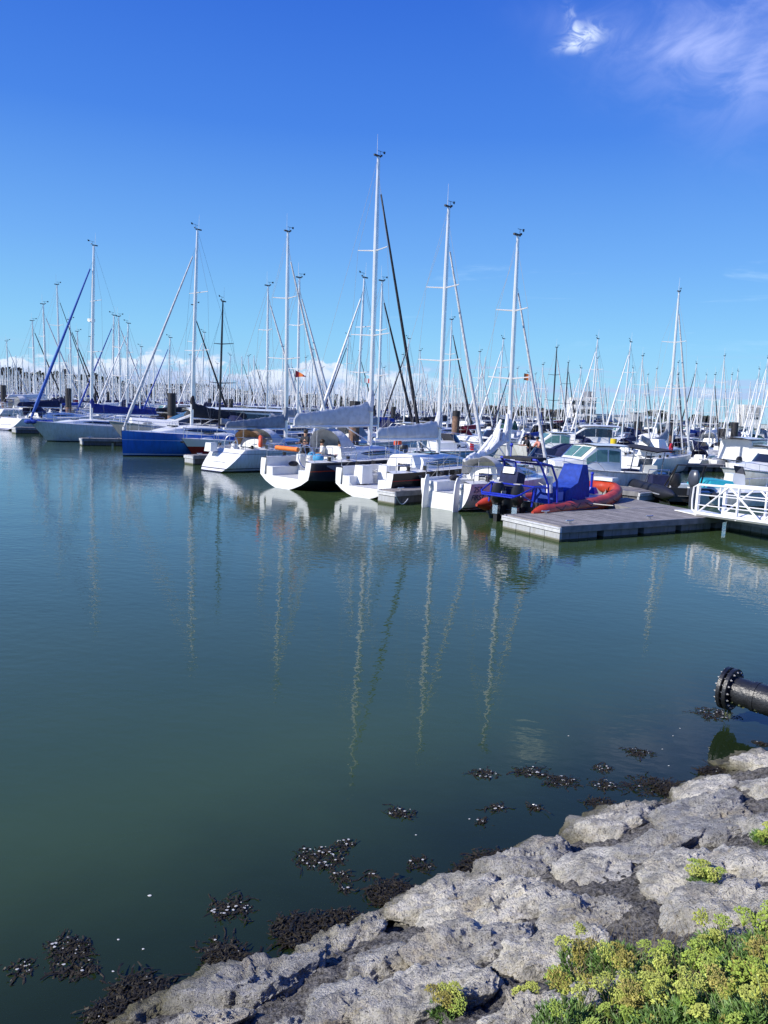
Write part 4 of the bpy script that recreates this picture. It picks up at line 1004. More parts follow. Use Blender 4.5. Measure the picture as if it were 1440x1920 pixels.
    r, h, M, a, H = hero('sailing_yacht', 'slate grey yacht with white open stern and the tallest mast', (717, 297), (530, 916), True, 9.6, B=3.4, fs=1.22, fb=1.38, trake=.15, stern=.95, style='chine', srake=.1,
         hull=dk, transm=WHITE, opened=True, floor=.50, cover=PALEC, cover_r=(.58, .26), furl=BLACKC, furl_r=.09, seed=7, wheel=True, wr=1.2, cabin_h=.5, covlen=4.9, hood=PALEC, furl_top=.945, zboom=2.75, covrise=-.1, hullwin=None, rake=1.0)
    G = r
    o = MB()                                       # pale pennant shape on the hull side
    o.loft([[h.at_z(.10, 1.1, -1, .01), h.at_z(.10, 1.06, -1, .01)], [h.at_z(.22, 1.1, -1, .01), h.at_z(.22, .62, -1, .01)], [h.at_z(.28, 1.1, -1, .01), h.at_z(.28, .80, -1, .01)], [h.at_z(.34, 1.12, -1, .01), h.at_z(.34, 1.08, -1, .01)]], 0, False, False)
    o.build('hull_emblem', mat('pale grey vinyl', (.22, .24, .28), .4), r)
    for y in (-1.15, 1.15):
        b = MB(); b.box((-3.6, y * .75, .95), (.5, .3, .9), 0, taper=.85); b.build('helm_console', WHITE, r)
    b = MB(); b.tube([(-5.3, -.75, 1.72), (-5.3, .65, 1.72)], .10, 10); o = b.build('rolled_dan_buoy', ORANGEL); o.location = r.location; o.rotation_euler = r.rotation_euler
    tag(o, 'orange rolled cloth tube lashed across the stern rail of the slate yacht', 'rescue roll')
    lifebuoy(local(r, -5.4, 1.62, 1.8), 'orange red horseshoe buoy on the stern rail of the slate yacht', a + .9)
    lifebuoy(local(r, .5, -1.3, 2.0), 'red buoy hung in front of the mast foot of the slate yacht', a, s=.22)
    b = MB(); b.ball((-4.2, -.85, 1.35), (.25, .25, .2), 0); b.ball((-3.6, .2, 1.35), (.22, .2, .2), 0); b.build('blue_rope_bag', mat('light blue cloth', (.05, .3, .55), .8), r)
    fender(local(r, 1.9, -1.72, .95), 'navy blue fender hanging on the slate yacht next to the black yacht', NAVY, .2, .8)
    # 8 black yacht
    bk = hullmat('black hull', (.012, .012, .014), bottom=(.02, .02, .022), stripes=[(.78, .81, (.4, .02, .02))])
    r, h, M, a, H = hero('sailing_yacht', 'black hulled yacht with white open stern beside the short finger pontoon', (847, 391), (676, 933), True, 9.0, B=3.25, fs=1.1, fb=1.28, trake=.12, stern=.95, style='chine', srake=.1,
         hull=bk, transm=WHITE, opened=True, floor=.42, cover=PALEC, cover_r=(.42, .22), furl=WHITEC, furl_r=.09, seed=8, wr=1.1, cabin_h=.5, covlen=4.3, zboom=2.35, furl_top=.9, antenna=True, rake=1.0)
    x0 = (.30 - .57) * 9.0 - .02; cm, win = trunk(x0, .26 * 9.0, h.B / 2 * .62, h.B / 2 * .28, h.sheer(.3) + .02, h.sheer(.83), .5, front=.3 * 9.6)
    for s in (1, -1): win(x0 + .3, x0 + 4.3, .35, 1.75, s, off=.02).build('long_cabin_window', GLASS, r)
    b = MB()
    for xx, y in ((-4.2, .75), (-3.2, .3), (-3.0, -.7)): b.box((xx, y, .85), (.7, .5, .75), 0, taper=.85)
    b.build('cockpit_locker', WHITE, r)
    em = MB()
    for k, u in enumerate((.18, .25, .32)): em.loft([[h.at_z(u, 1.0, -1, .01), h.at_z(u + .02, 1.0, -1, .01)], [h.at_z(u + .035, .68, -1, .01), h.at_z(u + .055, .68, -1, .01)]], 0, False, False)
    em.build('hull_emblem', mat('dim grey vinyl', (.12, .12, .13), .4), r)
    fender(local(r, -3.2, -1.8, .62), 'round black fender between the black yacht and the finger pontoon', BLACK, .24, .6)
    fender(local(r, -2.4, -1.8, .7), 'second smaller black fender on the black yacht, nearer its bow', BLACK, .16, .5)
    # 9 little white boat with lettering
    wh = hullmat('white hull grey bottom', (.80, .81, .82), bottom=(.05, .05, .055), stripes=[(.10, .145, (.03, .03, .035))])
    r, h, M, a, H = hero('sailing_dinghy', 'small white yacht lettered FIRST with twin rudders and untidy white sail', (982, 446), (828, 955), True, 7.4, B=2.75, fs=1.05, fb=1.12, trake=.1, stern=.86, srake=.1, style='round',
         hull=wh, transm=WHITE, opened=True, floor=.62, cover=WHITEC, cover_r=(.26, .10), furl=WHITEC, furl_r=.075, seed=9, cabin_h=.42, covlen=2.9, zboom=2.55, covrise=-.75, covlump=.55, covdroop=.25, spreaders=2, uc=.36, antenna=False, rake=2.2, furl_top=.84)
    cm = hood_mesh(-2.0, -.95, .85, 1.2, .78); cm.build('sprayhood', mat('light grey canvas', (.50, .50, .48), .8), r); I_ = r
    hood_mesh(-.75, .2, .8, 1.2, .6).build('side_screen', PALEC, r)
    b = MB(); b.box((-1.25, .0, 1.35), (.1, 1.1, .75), 0); b.build('companionway_board', mat('cream board', (.75, .70, .50), .6), r)
    for s in (1, -1):
        b = MB(); x = h.pt(0, 0).x; secs = []
        for z, l, t in ((-.5, .22, .02), (.1, .30, .04), (.6, .28, .05), (1.05, .22, .05), (1.25, .12, .03)): secs.append([(x - .14 - l * k, s * .72 + t * j, z) for k, j in ((0, 1), (1, .5), (1, -.5), (0, -1))])
        b.loft(secs, 0, True, True); b.box((x - .06, s * .72, .35), (.16, .1, .08)); b.box((x - .06, s * .72, .85), (.16, .1, .08)); b.build('rudder', WHITE, r)
    for t, z, sz_, x0 in (('257', .74, .24, .5), ('FIRST', .44, .24, .35)):
        c0 = h.at_z(.05, z + .1, -1, .02); c1 = h.at_z(.22, z + .1, -1, .02); dx = (c1 - c0).normalized()
        up = (h.at_z(.13, z + .25, -1, .02) - h.at_z(.13, z, -1, .02)).normalized(); nn = dx.cross(up).normalized(); p = h.at_z(.025, z, -1, .03)
        Mx = Matrix(((dx.x, up.x, nn.x, p.x), (dx.y, up.y, nn.y, p.y), (dx.z, up.z, nn.z, p.z), (0, 0, 0, 1)))
        text_mesh(t, .30, mat('grey blue lettering', (.05, .07, .14), .5), r, 'lettering', Mx)
    ex = MB()                                       # white cloth bundled on the boom, hanging in folds
    rr = random.Random(4)
    for i in range(9):
        t = i / 8; y = rr.uniform(-.14, .14); a = Vector((-.25 - .9 * t, y, 3.75 - 1.0 * t)); b_ = Vector((-.5 - 1.5 * t, y * 1.5, 2.75 - .75 * t))
        ex.tube([a, a.lerp(b_, .5) + Vector((.06, rr.uniform(-.08, .08), -.08)), b_], [.05, .11, .05], 7)
    ex.build('loose_sail_folds', WHITEC, r)
    # others in the second line: people and flags
    flag(local(G, -5.9, .2, 4.5) if False else Vector(col_at_s(553, 725, 24)), 'red pennant flying beside the mast of the white yacht with tan hood', [RED, ORANGEL, RED], .55, .35, .2, True, True)
    flag(Vector(col_at_s(682, 728, 60)), 'small white and red courtesy flag high among the masts in the centre', [WHITE, RED], .9, .5, .1)
    flag(Vector(col_at_s(981, 728, 60)), 'faded orange flag flying high beside the mast of the small white yacht', [ORANGEL, WHITEC], .9, .6, .3)
    flag(Vector(col_at_s(866, 860, 40)), 'french tricolour on the stern of the small blue grey boat', [BLUE, WHITE, RED], .75, .5, -.3)
    return G, I_
def shirt_person(p, rz, label, shirt, pose='stand', legs=None):
    """a small figure grown as one skin over a skeleton, clothes and hair as children"""
    root = empty('person', p, rz, label, 'person', None)
    lean = .25 if pose == 'lean' else .05; sit = pose == 'sit'
    hip = .5 if sit else .92
    J = {'pel': (0, 0, hip), 'ch': (lean * .6, 0, hip + .30), 'nk': (lean, 0, hip + .52), 'hd': (lean * 1.15, 0, hip + .68)}
    E_ = [('pel', 'ch'), ('ch', 'nk'), ('nk', 'hd')]; Rr = {'pel': .13, 'ch': .15, 'nk': .06, 'hd': .10}
    for s, n in ((1, 'l'), (-1, 'r')):
        J['h' + n] = (0, s * .10, hip - .04); J['k' + n] = (.42, s * .13, hip) if sit else (.03, s * .12, .48); J['a' + n] = (.42, s * .13, .08) if sit else (0, s * .12, .07); J['t' + n] = (J['a' + n][0] + .15, s * .13, .03)
        J['s' + n] = (lean * .9, s * .19, hip + .46); J['e' + n] = (lean * .9 + .1, s * .25, hip + .2); J['w' + n] = (lean * .9 + .33, s * .2, hip + .18); J['f' + n] = (lean * .9 + .43, s * .19, hip + .18)
        E_ += [('pel', 'h' + n), ('h' + n, 'k' + n), ('k' + n, 'a' + n), ('a' + n, 't' + n), ('ch', 's' + n), ('s' + n, 'e' + n), ('e' + n, 'w' + n), ('w' + n, 'f' + n)]
        Rr.update({'h' + n: .09, 'k' + n: .06, 'a' + n: .045, 't' + n: .035, 's' + n: .065, 'e' + n: .045, 'w' + n: .032, 'f' + n: .035})
    def grow(keys, name, m, off, par):
        ks = [k for k in J if k in keys]; ix = {k: i for i, k in enumerate(ks)}
        me = bpy.data.meshes.new(name); me.from_pydata([J[k] for k in ks], [(ix[a], ix[b]) for a, b in E_ if a in ix and b in ix], []); me.materials.append(m)
        o = bpy.data.objects.new(name, me); COL.objects.link(o)
        md = o.modifiers.new('s', 'SKIN'); md.use_smooth_shade = True; sb = o.modifiers.new('b', 'SUBSURF'); sb.levels = sb.render_levels = 1
        for i, k in enumerate(ks):
            v = me.skin_vertices[0].data[i]; v.radius = (Rr[k] + off,) * 2; v.use_root = (i == 0)
        dg = bpy.context.evaluated_depsgraph_get(); m2 = bpy.data.meshes.new_from_object(o.evaluated_get(dg)); bpy.data.objects.remove(o)
        q = bpy.data.objects.new(name, m2); COL.objects.link(q); q.parent = par; return q
    grow(set(J), 'body', SKIN, 0, root)
    grow({'pel', 'ch', 'nk', 'sl', 'sr', 'el', 'er'}, 'shirt', shirt, .035, root)
    grow({'pel', 'hl', 'hr', 'kl', 'kr', 'al', 'ar'}, 'trousers', legs or NAVY, .028, root)
    hx = J['hd']; b = MB(); b.ball((hx[0] - .02, 0, hx[2] + .05), (.115, .10, .11), 0, 10, 6); b.build('hair', HAIR, root)
    b = MB(); b.box((hx[0] + .10, 0, hx[2] + .02), (.03, .14, .03)); b.build('sunglasses', BLACK, root)
    return root
# ------------------------------------------------------------------ pontoons, gangway, inflatables
FLOATC = hullmat('grey float block', (.42, .44, .47), bottom=(.06, .07, .035), stripes=[(.06, .10, (.2, .2, .16))], rough=.75); FLOATD = hullmat('dark concrete float', (.10, .10, .11), bottom=(.03, .035, .02), rough=.8)
PLANKM = None
def plank_mat():
    m = mat('weathered decking', (.30, .28, .26), .8, 0, .15, 4); N, L = nodes(m); b = N['Principled BSDF']; src = b.inputs['Base Color'].links[0].from_socket
    tc = N.new('ShaderNodeTexCoord'); sx = N.new('ShaderNodeSeparateXYZ'); L.new(tc.outputs['Object'], sx.inputs[0])
    k = N.new('ShaderNodeMath'); k.operation = 'MULTIPLY'; k.inputs[1].default_value = 7.0; L.new(sx.outputs['X'], k.inputs[0])
    fl = N.new('ShaderNodeMath'); fl.operation = 'FLOOR'; L.new(k.outputs[0], fl.inputs[0]); fc = N.new('ShaderNodeMath'); fc.operation = 'FRACT'; L.new(k.outputs[0], fc.inputs[0])
    wn = N.new('ShaderNodeTexWhiteNoise'); wn.noise_dimensions = '1D'; L.new(fl.outputs[0], wn.inputs['W'])
    tn = N.new('ShaderNodeMapRange'); L.new(wn.outputs['Value'], tn.inputs[0]); tn.inputs[3].default_value = .62; tn.inputs[4].default_value = 1.25
    gp = N.new('ShaderNodeMath'); gp.operation = 'GREATER_THAN'; gp.inputs[1].default_value = .12; L.new(fc.outputs[0], gp.inputs[0])
    r = N.new('ShaderNodeMath'); r.operation = 'MULTIPLY'; L.new(tn.outputs[0], r.inputs[0]); L.new(gp.outputs[0], r.inputs[1])
    mx = N.new('ShaderNodeMixRGB'); mx.blend_type = 'MULTIPLY'; mx.inputs[0].default_value = .8; L.new(src, mx.inputs[1]); L.new(r.outputs[0], mx.inputs[2]); L.new(mx.outputs[0], b.inputs['Base Color'])
    return m
def pontoon(name, label, A, d, L, wid, side=1, zt=.46, group=None, cat='pontoon', edge=None, cleats=(), floats=True, fc=None, gaps=2.0):
    """A: corner, d: unit direction, body extends L along d and wid to the left of d"""
    d = Vector(d).normalized(); root = empty(name, (A.x, A.y, 0), math.atan2(d.y, d.x), label, cat, group)
    global PLANKM
    PLANKM = PLANKM or plank_mat()
    edge = edge or mat('timber edge beam', (.22, .22, .23), .7, 0, .2, 3)
    m = MB(); m.box((L / 2, wid / 2, zt - .02), (L - .1, wid - .1, .05)); m.build('deck', PLANKM, root, smooth=False)
    m = MB(); m.box((L / 2, .05, zt - .09), (L, .1, .2)); m.box((L / 2, wid - .05, zt - .09), (L, .1, .2)); m.build('fender_beam', edge, root, smooth=False)
    GF = mat('galvanised frame', (.62, .63, .64), .5, .2, .1); m = MB(); m.box((-.03, wid / 2, zt - .10), (.08, wid + .06, .15)); m.box((-.08, wid / 2, zt - .05), (.03, wid, .03)); m.build('end_frame', GF, root, smooth=False); m = MB(); m.box((L + .03, wid / 2, zt - .10), (.08, wid + .06, .15)); m.build('end_frame', GF, root, smooth=False)
    if floats:
        x = .06; k = 0
        while x < L - .4:
            l = min(gaps - .28, L - x - .05); nb = max(1, round(l / .42)); m = MB()
            for i in range(nb): m.box((x + (i + .5) * l / nb, wid / 2, (zt - .2) / 2 - .12), (l / nb - .015, wid - .18 , zt - .2 + .24))
            m.build('float', fc or FLOATD, root, smooth=False); x += gaps; k += 1
        m = MB(); nb = max(1, round(wid / .62))
        for i in range(nb): m.box((.02, (i + .5) * wid / nb, (zt - .2) / 2 - .1), (.1, wid / nb - .02, zt - .2 + .2))
        m.build('end_float', FLOATC, root, smooth=False)
    for x, y in cleats:
        m = MB(); m.box((x, y, zt + .05), (.09, .05, .09)); m.tube([(x - .16, y, zt + .11), (x - .08, y, zt + .10), (x + .08, y, zt + .10), (x + .16, y, zt + .11)], .022, 6); m.build('cleat', STEEL, root)
    return root
def piling(x, y, h, r=.31, label='', wear=.45):
    m = MB(); n = 24
    root = empty('mooring_pile', (x, y, 0), 0, label, 'piling', 'steel pilings holding the walkways')
    mb = MB(); mb.tube([(0, 0, -1.5), (0, 0, h * wear), (0, 0, h * wear + .01)], [r, r, r], n); mb.build('shaft', RUST, root)
    mb = MB(); mb.tube([(0, 0, h * wear), (0, 0, h - .02), (0, 0, h)], [r + .012, r + .012, r - .01], n); mb.build('sleeve', BLACKP, root)
    return root
RUST = mat('rusty steel', (.22, .13, .09), .85, 0, .35, 2.5, .3, 10); BLACKP = mat('black pile sleeve', (.022, .020, .022), .5, 0, .2)
def pontoons():
    A = W(1050, 1017); Bp = W(1350, 994); C_ = W(952, 991); u = (Bp - A).normalized()
    L1 = (Bp - A).length; w1 = abs((C_ - A).dot(Vector((-u.y, u.x, 0))))
    pontoon('pontoon', 'wide grey decked pontoon with light float blocks in front of the orange inflatable', A, u, L1 + .3, w1, cleats=((.7, .35), (4.3, .35), (1.5, w1 - .3)), fc=hullmat('mid grey float', (.20, .21, .23), bottom=(.04, .05, .025), rough=.8), gaps=1.85)
    v = Vector((u.y, -u.x, 0)); q = Bp + u * .25
    D = (W(1440, 1010) - Bp).normalized()
    pontoon('pontoon', 'white edged pontoon leading out of the frame under the gangway', q + D * .05 + Vector((.02, 0, 0)), D, 9, 2.6, zt=.47, edge=mat('pale timber beam', (.55, .55, .54), .7, 0, .1), fc=FLOATC, cleats=((.6, .3),), gaps=2.6)
    P0 = q + D * -.1; P1 = W(1180, 936, .45); P1.z = 0; dd = (P1 - P0); L2 = dd.length; dd.normalize()
    pontoon('walkway', 'short decked walkway between the wide pontoon and the black inflatable', P0 + Vector((.1, .3, 0)) + dd * .2, dd, L2, -2.4 if False else 2.2, zt=.45, gaps=2.4)
    # the long walkway behind the near row
    s0 = 33.6; t0 = P1.dot(TX) + 1; o = HX * s0 + TX * (t0 + 0)
    for k in range(8):
        pontoon('walkway', 'long floating walkway behind the near row of yachts, ' + ['first', 'second', 'third', 'fourth', 'fifth', 'sixth', 'seventh', 'eighth'][k] + ' section from the right', o + TX * (k * 12.1), TX, 12, 2.0, zt=.48, gaps=3)
    def finger(px, py, L, lab, ang=HANG, w=.9, fc=None):
        p = W(px, py); d = Vector((math.cos(ang), math.sin(ang), 0))
        pontoon('finger_pontoon', lab, p + d * .1, d, L, w, zt=.52, group='finger pontoons between the near yachts', cleats=((.5, .2), (2.5, .2)), gaps=2.2)
    finger(737, 948, 6.2, 'short finger pontoon between the black yacht and the small white yacht')
    finger(360, 872, 6.5, 'finger pontoon end beside the white yacht with sloping stern')
    finger(152, 836, 7.0, 'finger pontoon in front of the pale grey yacht with blue headsail', HANG - .25)
    finger(28, 813, 7, 'finger pontoon beside the yacht cut by the left frame edge')
    b = MB(); b.tube([(0, -.25, 0), (0, .25, 0)], .13, 10); o = b.build('fender', WHITE, loc=W(142, 823) + Vector((0, 0, .62))); tag(o, 'round white fender on the end of the finger pontoon by the pale grey yacht', 'fender')
    # pilings: (px, s, height, radius, label)
    for px, py, s, hh, r, lab, we in [(6, 722, 36, 4.3, .32, 'black topped piling near the left frame edge', .5), (128, 728, 36, 4.3, .3, 'tall black topped piling behind the yacht with the blue headsail', .5), (322, 737, 36, 4.3, .36, 'black topped piling above the grey motor yacht', .5),
                               (433, 748, 60, 4.3, .3, 'thin dark piling behind the navy boom covers', .4), (666, 752, 36.5, 4.2, .37, 'thick black piling with orange brown foot in the centre', .55), (856, 770, 58, 3.6, .37, 'brown piling behind the red sail cover', .85), (1197, 790, 82, 3.4, .45, 'rusty brown piling with black cap right of the blue sail cover', .75),
                               (1258, 787, 67, 3.6, .31, 'tall dark brown piling beside the leaning mast on the right', .62), (1356, 804, 100, 3.0, .5, 'faded grey piling on the right in front of the car park', .3), (930, 778, 105, 3.6, .45, 'grey piling seen between the two headsails right of centre', .3), (203, 735, 70, 4.2, .3, 'thin grey green piling left of the blue hulled yacht', .3), (1165, 795, 115, 3.4, .5, 'grey piling left of the rusty brown one', .3), (700, 760, 100, 3.8, .4, 'small dark piling right of the thick black piling', .3), (1153, 799, 140, 3.0, .5, 'faint grey piling in front of the white building', .3)]:
        p = col_at_s(px, py, s); piling(p.x, p.y, hh if abs(p.z - hh) > 2 else p.z, r, lab, we)
def gangway():
    A = W(1302, 992); d = Vector((.32, -.945, 0)).normalized(); L = 8.5; w = 1.15; z0 = .48; H = 1.06; rise = .05
    WP = mat('white painted aluminium', (.80, .81, .82), .4, 0, .04)
    ang = math.atan2(d.y, d.x); root = empty('gangway', (A.x, A.y, 0), ang, 'white truss gangway rising to the right edge of the frame', 'gangway')
    Z = lambda x, z: z0 + z + x * rise
    n = 6; bay = L / n
    for y in (0, w):
        m = MB(); m.tube([(0, y, Z(0, H)), (L, y, Z(L, H))], .04, 8); m.tube([(-.02, y, Z(0, .06)), (L, y, Z(L, .06))], .07, 4, 0)
        m.tube([(-.0, y, Z(0, H)), (-.22, y, Z(-.2, H - .1)), (-.25, y, Z(-.2, H * .5)), (-.22, y, Z(-.2, .2)), (0, y, Z(0, .06))], .03, 6)
        m.build('chord', WP, root)
        m = MB(); m.box((0.02, y, Z(0, H / 2)), (.11, .09, H)); m.box((bay * 1.3, y, Z(bay * 1.3, H / 2)), (.06, .06, H)); m.build('post', WP, root)
        m = MB()
        for k in range(n): 
            a, b = (0, H) if k % 2 == 0 else (H, 0)
            x = k * bay; m.tube([(x, y, Z(x, a + (.06 if a == 0 else 0))), (x + bay, y, Z(x + bay, b + (.06 if b == 0 else 0)))], .034, 6)
        m.build('diagonal_brace', WP, root)
        m = MB(); m.tube([(0, y, Z(0, H * .35)), (L, y, Z(L, H * .35))], .018, 5); m.tube([(0, y, Z(0, H * .68)), (L, y, Z(L, H * .68))], .018, 5); m.build('handrail', WP, root)
    m = MB(); m.loft([[(0, 0, Z(0, 0)), (0, w, Z(0, 0)), (0, w, Z(0, .04)), (0, 0, Z(0, .04))], [(L, 0, Z(L, 0)), (L, w, Z(L, 0)), (L, w, Z(L, .04)), (L, 0, Z(L, .04))]], 0, True, True); m.build('walking_deck', WP, root, smooth=False)
    m = MB(); m.loft([[(0, .0, Z(0, .04)), (0, w, Z(0, .04)), (-1.1, w, .52), (-1.1, 0, .52)], [(0, 0, Z(0, 0)), (0, w, Z(0, 0)), (-1.1, w, .49), (-1.1, 0, .49)]], 0, True, True); m.build('landing_flap', WP, root, smooth=False)
def rib(label, stern, ang, L=6.6, B=2.5, tubem=ORANGE, hullm=None, r=.26, name='inflatable_boat', rise=.45, col2=None):
    root = empty(name, (stern.x, stern.y, 0), ang, label, 'inflatable boat')
    z0 = .48; hb = B / 2 - r
    for s in (1, -1):
        pts = []; rad = []
        for t, x, y in ((0, -.55, hb), (.02, -.30, hb), (.05, -.05, hb), (.1, .2, hb)): pts.append((x, s * y, z0)); rad.append({0: .05, .02: .14, .05: .22, .1: r}[t])
        for i in range(1, 16):
            t = i / 15; a = t * math.pi / 2
            x = lerp(.4, L * .58, min(1, t * 1.6)) if t < .6 else L * .58 + (L * .42 - r) * math.sin((t - .6) / .4 * math.pi / 2)
            y = hb if t < .6 else hb * max(0.0, math.cos((t - .6) / .4 * math.pi / 2)) ** .7
            pts.append((x, s * y, z0 + rise * max(0, (x - L * .45) / (L * .55)) ** 2)); rad.append(r)
        m = MB(); m.tube(pts, rad, 14); tb = m.build('side_tube', tubem, root)
        m = MB()
        for k in range(5):
            x = .6 + k * L * .15; m.tube([(x, s * (hb + r * .75), z0 + .16), (x + L * .05, s * (hb + r * 1.02), z0 + .02), (x + L * .1, s * (hb + r * .75), z0 + .16)], .018, 5)
        m.build('grab_rope', BLACK, tb)
        m = MB(); m.tube([(p[0], p[1] + s * (r + .005), p[2] - .06) for p in pts[3:12]], .03, 5); m.build('rubbing_strip', col2 or mat('dark red rubber', (.10, .012, .02), .5), tb)
    h = Hull(L - .2, B - .35, .42, .85, 'plane', .9, 0, .6, .0, .25, -.12)
    m = h.shell(12); m.build('hull', hullm or hullmat('dark rib hull', (.03, .03, .04)), root)
    m = MB(); m.add([(0.0, -hb, .40), (L * .65, -hb, .42), (L * .88, -hb * .45, .62), (L * .88, hb * .45, .62), (L * .65, hb, .42), (0, hb, .40)], [(0, 1, 2, 3, 4, 5)]); m.build('floor', DECK, root)
    m = MB(); m.box((.12, 0, .45), (.12, B - 2 * r, .6)); m.build('transom', BLACK, root)
    return root
def wrinkle(o, cuts, amp):
    bm = bmesh.new(); bm.from_mesh(o.data); bmesh.ops.subdivide_edges(bm, edges=bm.edges, cuts=cuts, use_grid_fill=True)
    for v in bm.verts:
        n = noise.noise(Vector((v.co.x * 2, v.co.y * 2, v.co.z * 5))) + .6 * (.3 - abs(noise.noise(v.co * 3.3 + Vector((7, 0, 0))))); v.co += Vector((n, n * .6, n * .2)) * amp
    bm.to_mesh(o.data); bm.free()
def inflatables():
    st = W(985, 994); bw = W(1176, 962); v = bw - st; ang = math.atan2(v.y, v.x); L = min(v.length, 7.4) - .35; HERO['rib'] = (round(v.length, 1), round(math.degrees(ang)))
    st = st + Vector((-v.y, v.x, 0)).normalized() * 1.28 + v.normalized() * 1.2
    r = rib('orange inflatable with blue frame, blue covered console and two black outboards', st, ang, L, 2.7, mat('faded red orange rubber', (.52, .055, .02), .45, 0, .2, 3), hullmat('white green rib hull', (.5, .55, .52), bottom=(.2, .35, .3)), r=.245, rise=.45)
    # console cover: a tall wedge
    m = MB(); bx = L * .50
    prof = [(bx - .75, .45), (bx - .72, .95), (bx + .15, 1.22), (bx + .52, 1.86), (bx + .90, 1.86), (bx + 1.06, 1.2), (bx + 1.15, .45)]
    m.loft([[(x, y * (1 if z < 1.3 else .88), z) for x, z in prof] for y in (-.44, -.38, 0, .38, .44)], 0, True, True)
    wrinkle(m.build('console_cover', BLUE, r, ang=80), 4, .03)
    m = MB(); m.box((bx - 1.25, 0, .78), (.75, .9, .62), 0, taper=.92); wrinkle(m.build('jockey_seat', BLUE, r), 3, .02)
    m = MB(); m.box((bx - 1.25, -.50, .8), (.45, .02, .3)); m.build('seat_patch', mat('light blue vinyl', (.12, .2, .6), .5), r)
    # blue arch with lamps, raised cage over the engines
    m = MB()
    for s in (1, -1):
        y = s * .85
        m.tube([(.95, y, .6), (.82, y * .98, 1.3), (.40, y * .85, 2.0), (.15, y * .82, 2.15)], .04, 7)
        m.tube([(1.5, y, .6), (1.42, y * .96, 1.4), (1.15, y * .85, 1.95), (.40, y * .84, 2.05)], .04, 7)
        m.tube([(.85, y, 1.2), (-.1, y, 1.28), (-.8, y * .9, 1.05), (-1.0, y * .7, .95)], .032, 6)
        m.tube([(-.05, y, 1.28), (-.2, y, .62)], .03, 6)
        m.tube([(-.8, y * .9, 1.05), (-.2, y, .8)], .025, 6)
    m.tube([(.15, -.70, 2.15), (.15, .70, 2.15)], .04, 7); m.tube([(1.15, -.72, 1.95), (1.15, .72, 1.95)], .04, 7); m.tube([(-1.0, -.6, .95), (-1.0, .6, .95)], .032, 6); m.tube([(-.9, -.7, 1.0), (-.9, .7, 1.0)], .03, 6)
    m.tube([(-.1, -.85, 1.28), (-.1, .85, 1.28)], .03, 6); m.build('blue_frame', BLUEP, r)
    m = MB(); m.box((.55, 0, 2.16), (1.0, 1.1, .09)); m.box((1.2, .2, 2.1), (.8, .7, .14)); m.build('frame_cover', BLACKC, r)
    m = MB(); m.box((.2, .35, 1.72), (.08, .45, .22), 0, ry=.3); m.build('name_panel', WHITE, r)
    m = MB(); m.box((.35, .35, 1.2), (.5, .7, .9), 0, ry=.25); m.build('arch_locker', NAVY, r)
    for y in (-.62, .62):
        m = MB(); m.tube([(1.3, y, 1.0), (1.25, y, 1.55)], .11, 8); m.build('gas_cylinder', WHITE, r)
    m = MB(); m.tube([(.15, .3, 2.15), (.15, .3, 2.55)], .02, 5); m.ball((.15, .3, 2.6), .06); m.build('lamp_mast', BLUEP, r)
    for y in (-.38, .38): 
        e = outboard(r, -.05, y, .30, BLACK, 1.05); m = MB(); m.box((-.35, y - .21, 1.0), (.28, .02, .12)); m.box((-.35, y, 1.34), (.2, .25, .02)); m.build('decal', mat('silver decal', (.5, .5, .5), .4), e)
        m = MB(); m.box((-.42, y, .42), (.16, .2, .3)); m.build('bracket', STEEL, e)
    m = MB(); m.tube([(L * .80, 0, .75), (L * .80, 0, 1.4)], .05, 8); m.box((L * .80, 0, .8), (.35, .5, .25), taper=.6); m.ball((L * .8, 0, 1.45), .07); m.build('bow_post', BLUEP, r)
    m = MB(); m.box((L - .18, 0, 1.20), (.55, .8, .13)); m.build('bow_step', WHITE, r)
    m = MB(); m.box((L * .72, 0, .62), (1.5, 1.1, .05)); m.build('bow_floor', WHITE, r)
    # black inflatable beyond the walkway
    a = W(1292, 948); b = W(1170, 915); v = a - b; ang2 = math.atan2(-v.y, -v.x); Lb = min(v.length * 1.0, 7.0); HERO['blackrib'] = (round(v.length, 1), round(math.degrees(ang2)))
    r2 = rib('black inflatable with a thin sun roof, moored behind the orange one', a, ang2, Lb, 2.6, mat('black hypalon', (.018, .02, .028), .45), hullmat('black rib hull', (.02, .02, .025)), r=.30, rise=.35, col2=GREYC)
    m = MB()
    for x, y in ((Lb * .78, .5), (Lb * .78, -.5), (Lb * .58, .5), (Lb * .58, -.5)): m.tube([(x, y, .5), (x - .35, y * .9, 2.1)], .03, 6)
    m.tube([(Lb * .5, -.55, .5), (Lb * .45, -.5, 1.3), (Lb * .45, .5, 1.3), (Lb * .5, .55, .5)], .025, 6); m.build('roof_frame', STEEL, r2)
    m = MB(); m.loft([[(x, y * .75, 2.1 + .08 * (1 - y * y) + .02 * x) for y in (-1, -.5, 0, .5, 1)] for x in (Lb * .28, Lb * .5, Lb * .9)], 0, False, False); m.v += [(x, y, z + .05) for x, y, z in m.v]; k = len(m.v) // 2; m.f += [tuple(i + k for i in f) for f in list(m.f)]; m.m += list(m.m); m.build('sun_roof', BLACKC, r2)
    m = MB(); m.box((Lb * .62, 0, .95), (.6, .8, .95), taper=.8); m.build('console', WHITE, r2)
    m = MB(); m.box((Lb * .68, 0, 1.5), (.04, .7, .45), ry=-.3); m.build('windscreen', mat('smoked screen', (.2, .22, .25), .1), r2)
    m = MB(); m.box((Lb * .45, 0, .75), (.6, .9, .6), taper=.9); m.build('helm_seat', NAVY, r2)
    outboard(r2, .1, 0, .5, mat('graphite cowling', (.06, .07, .10), .3), 1.15)
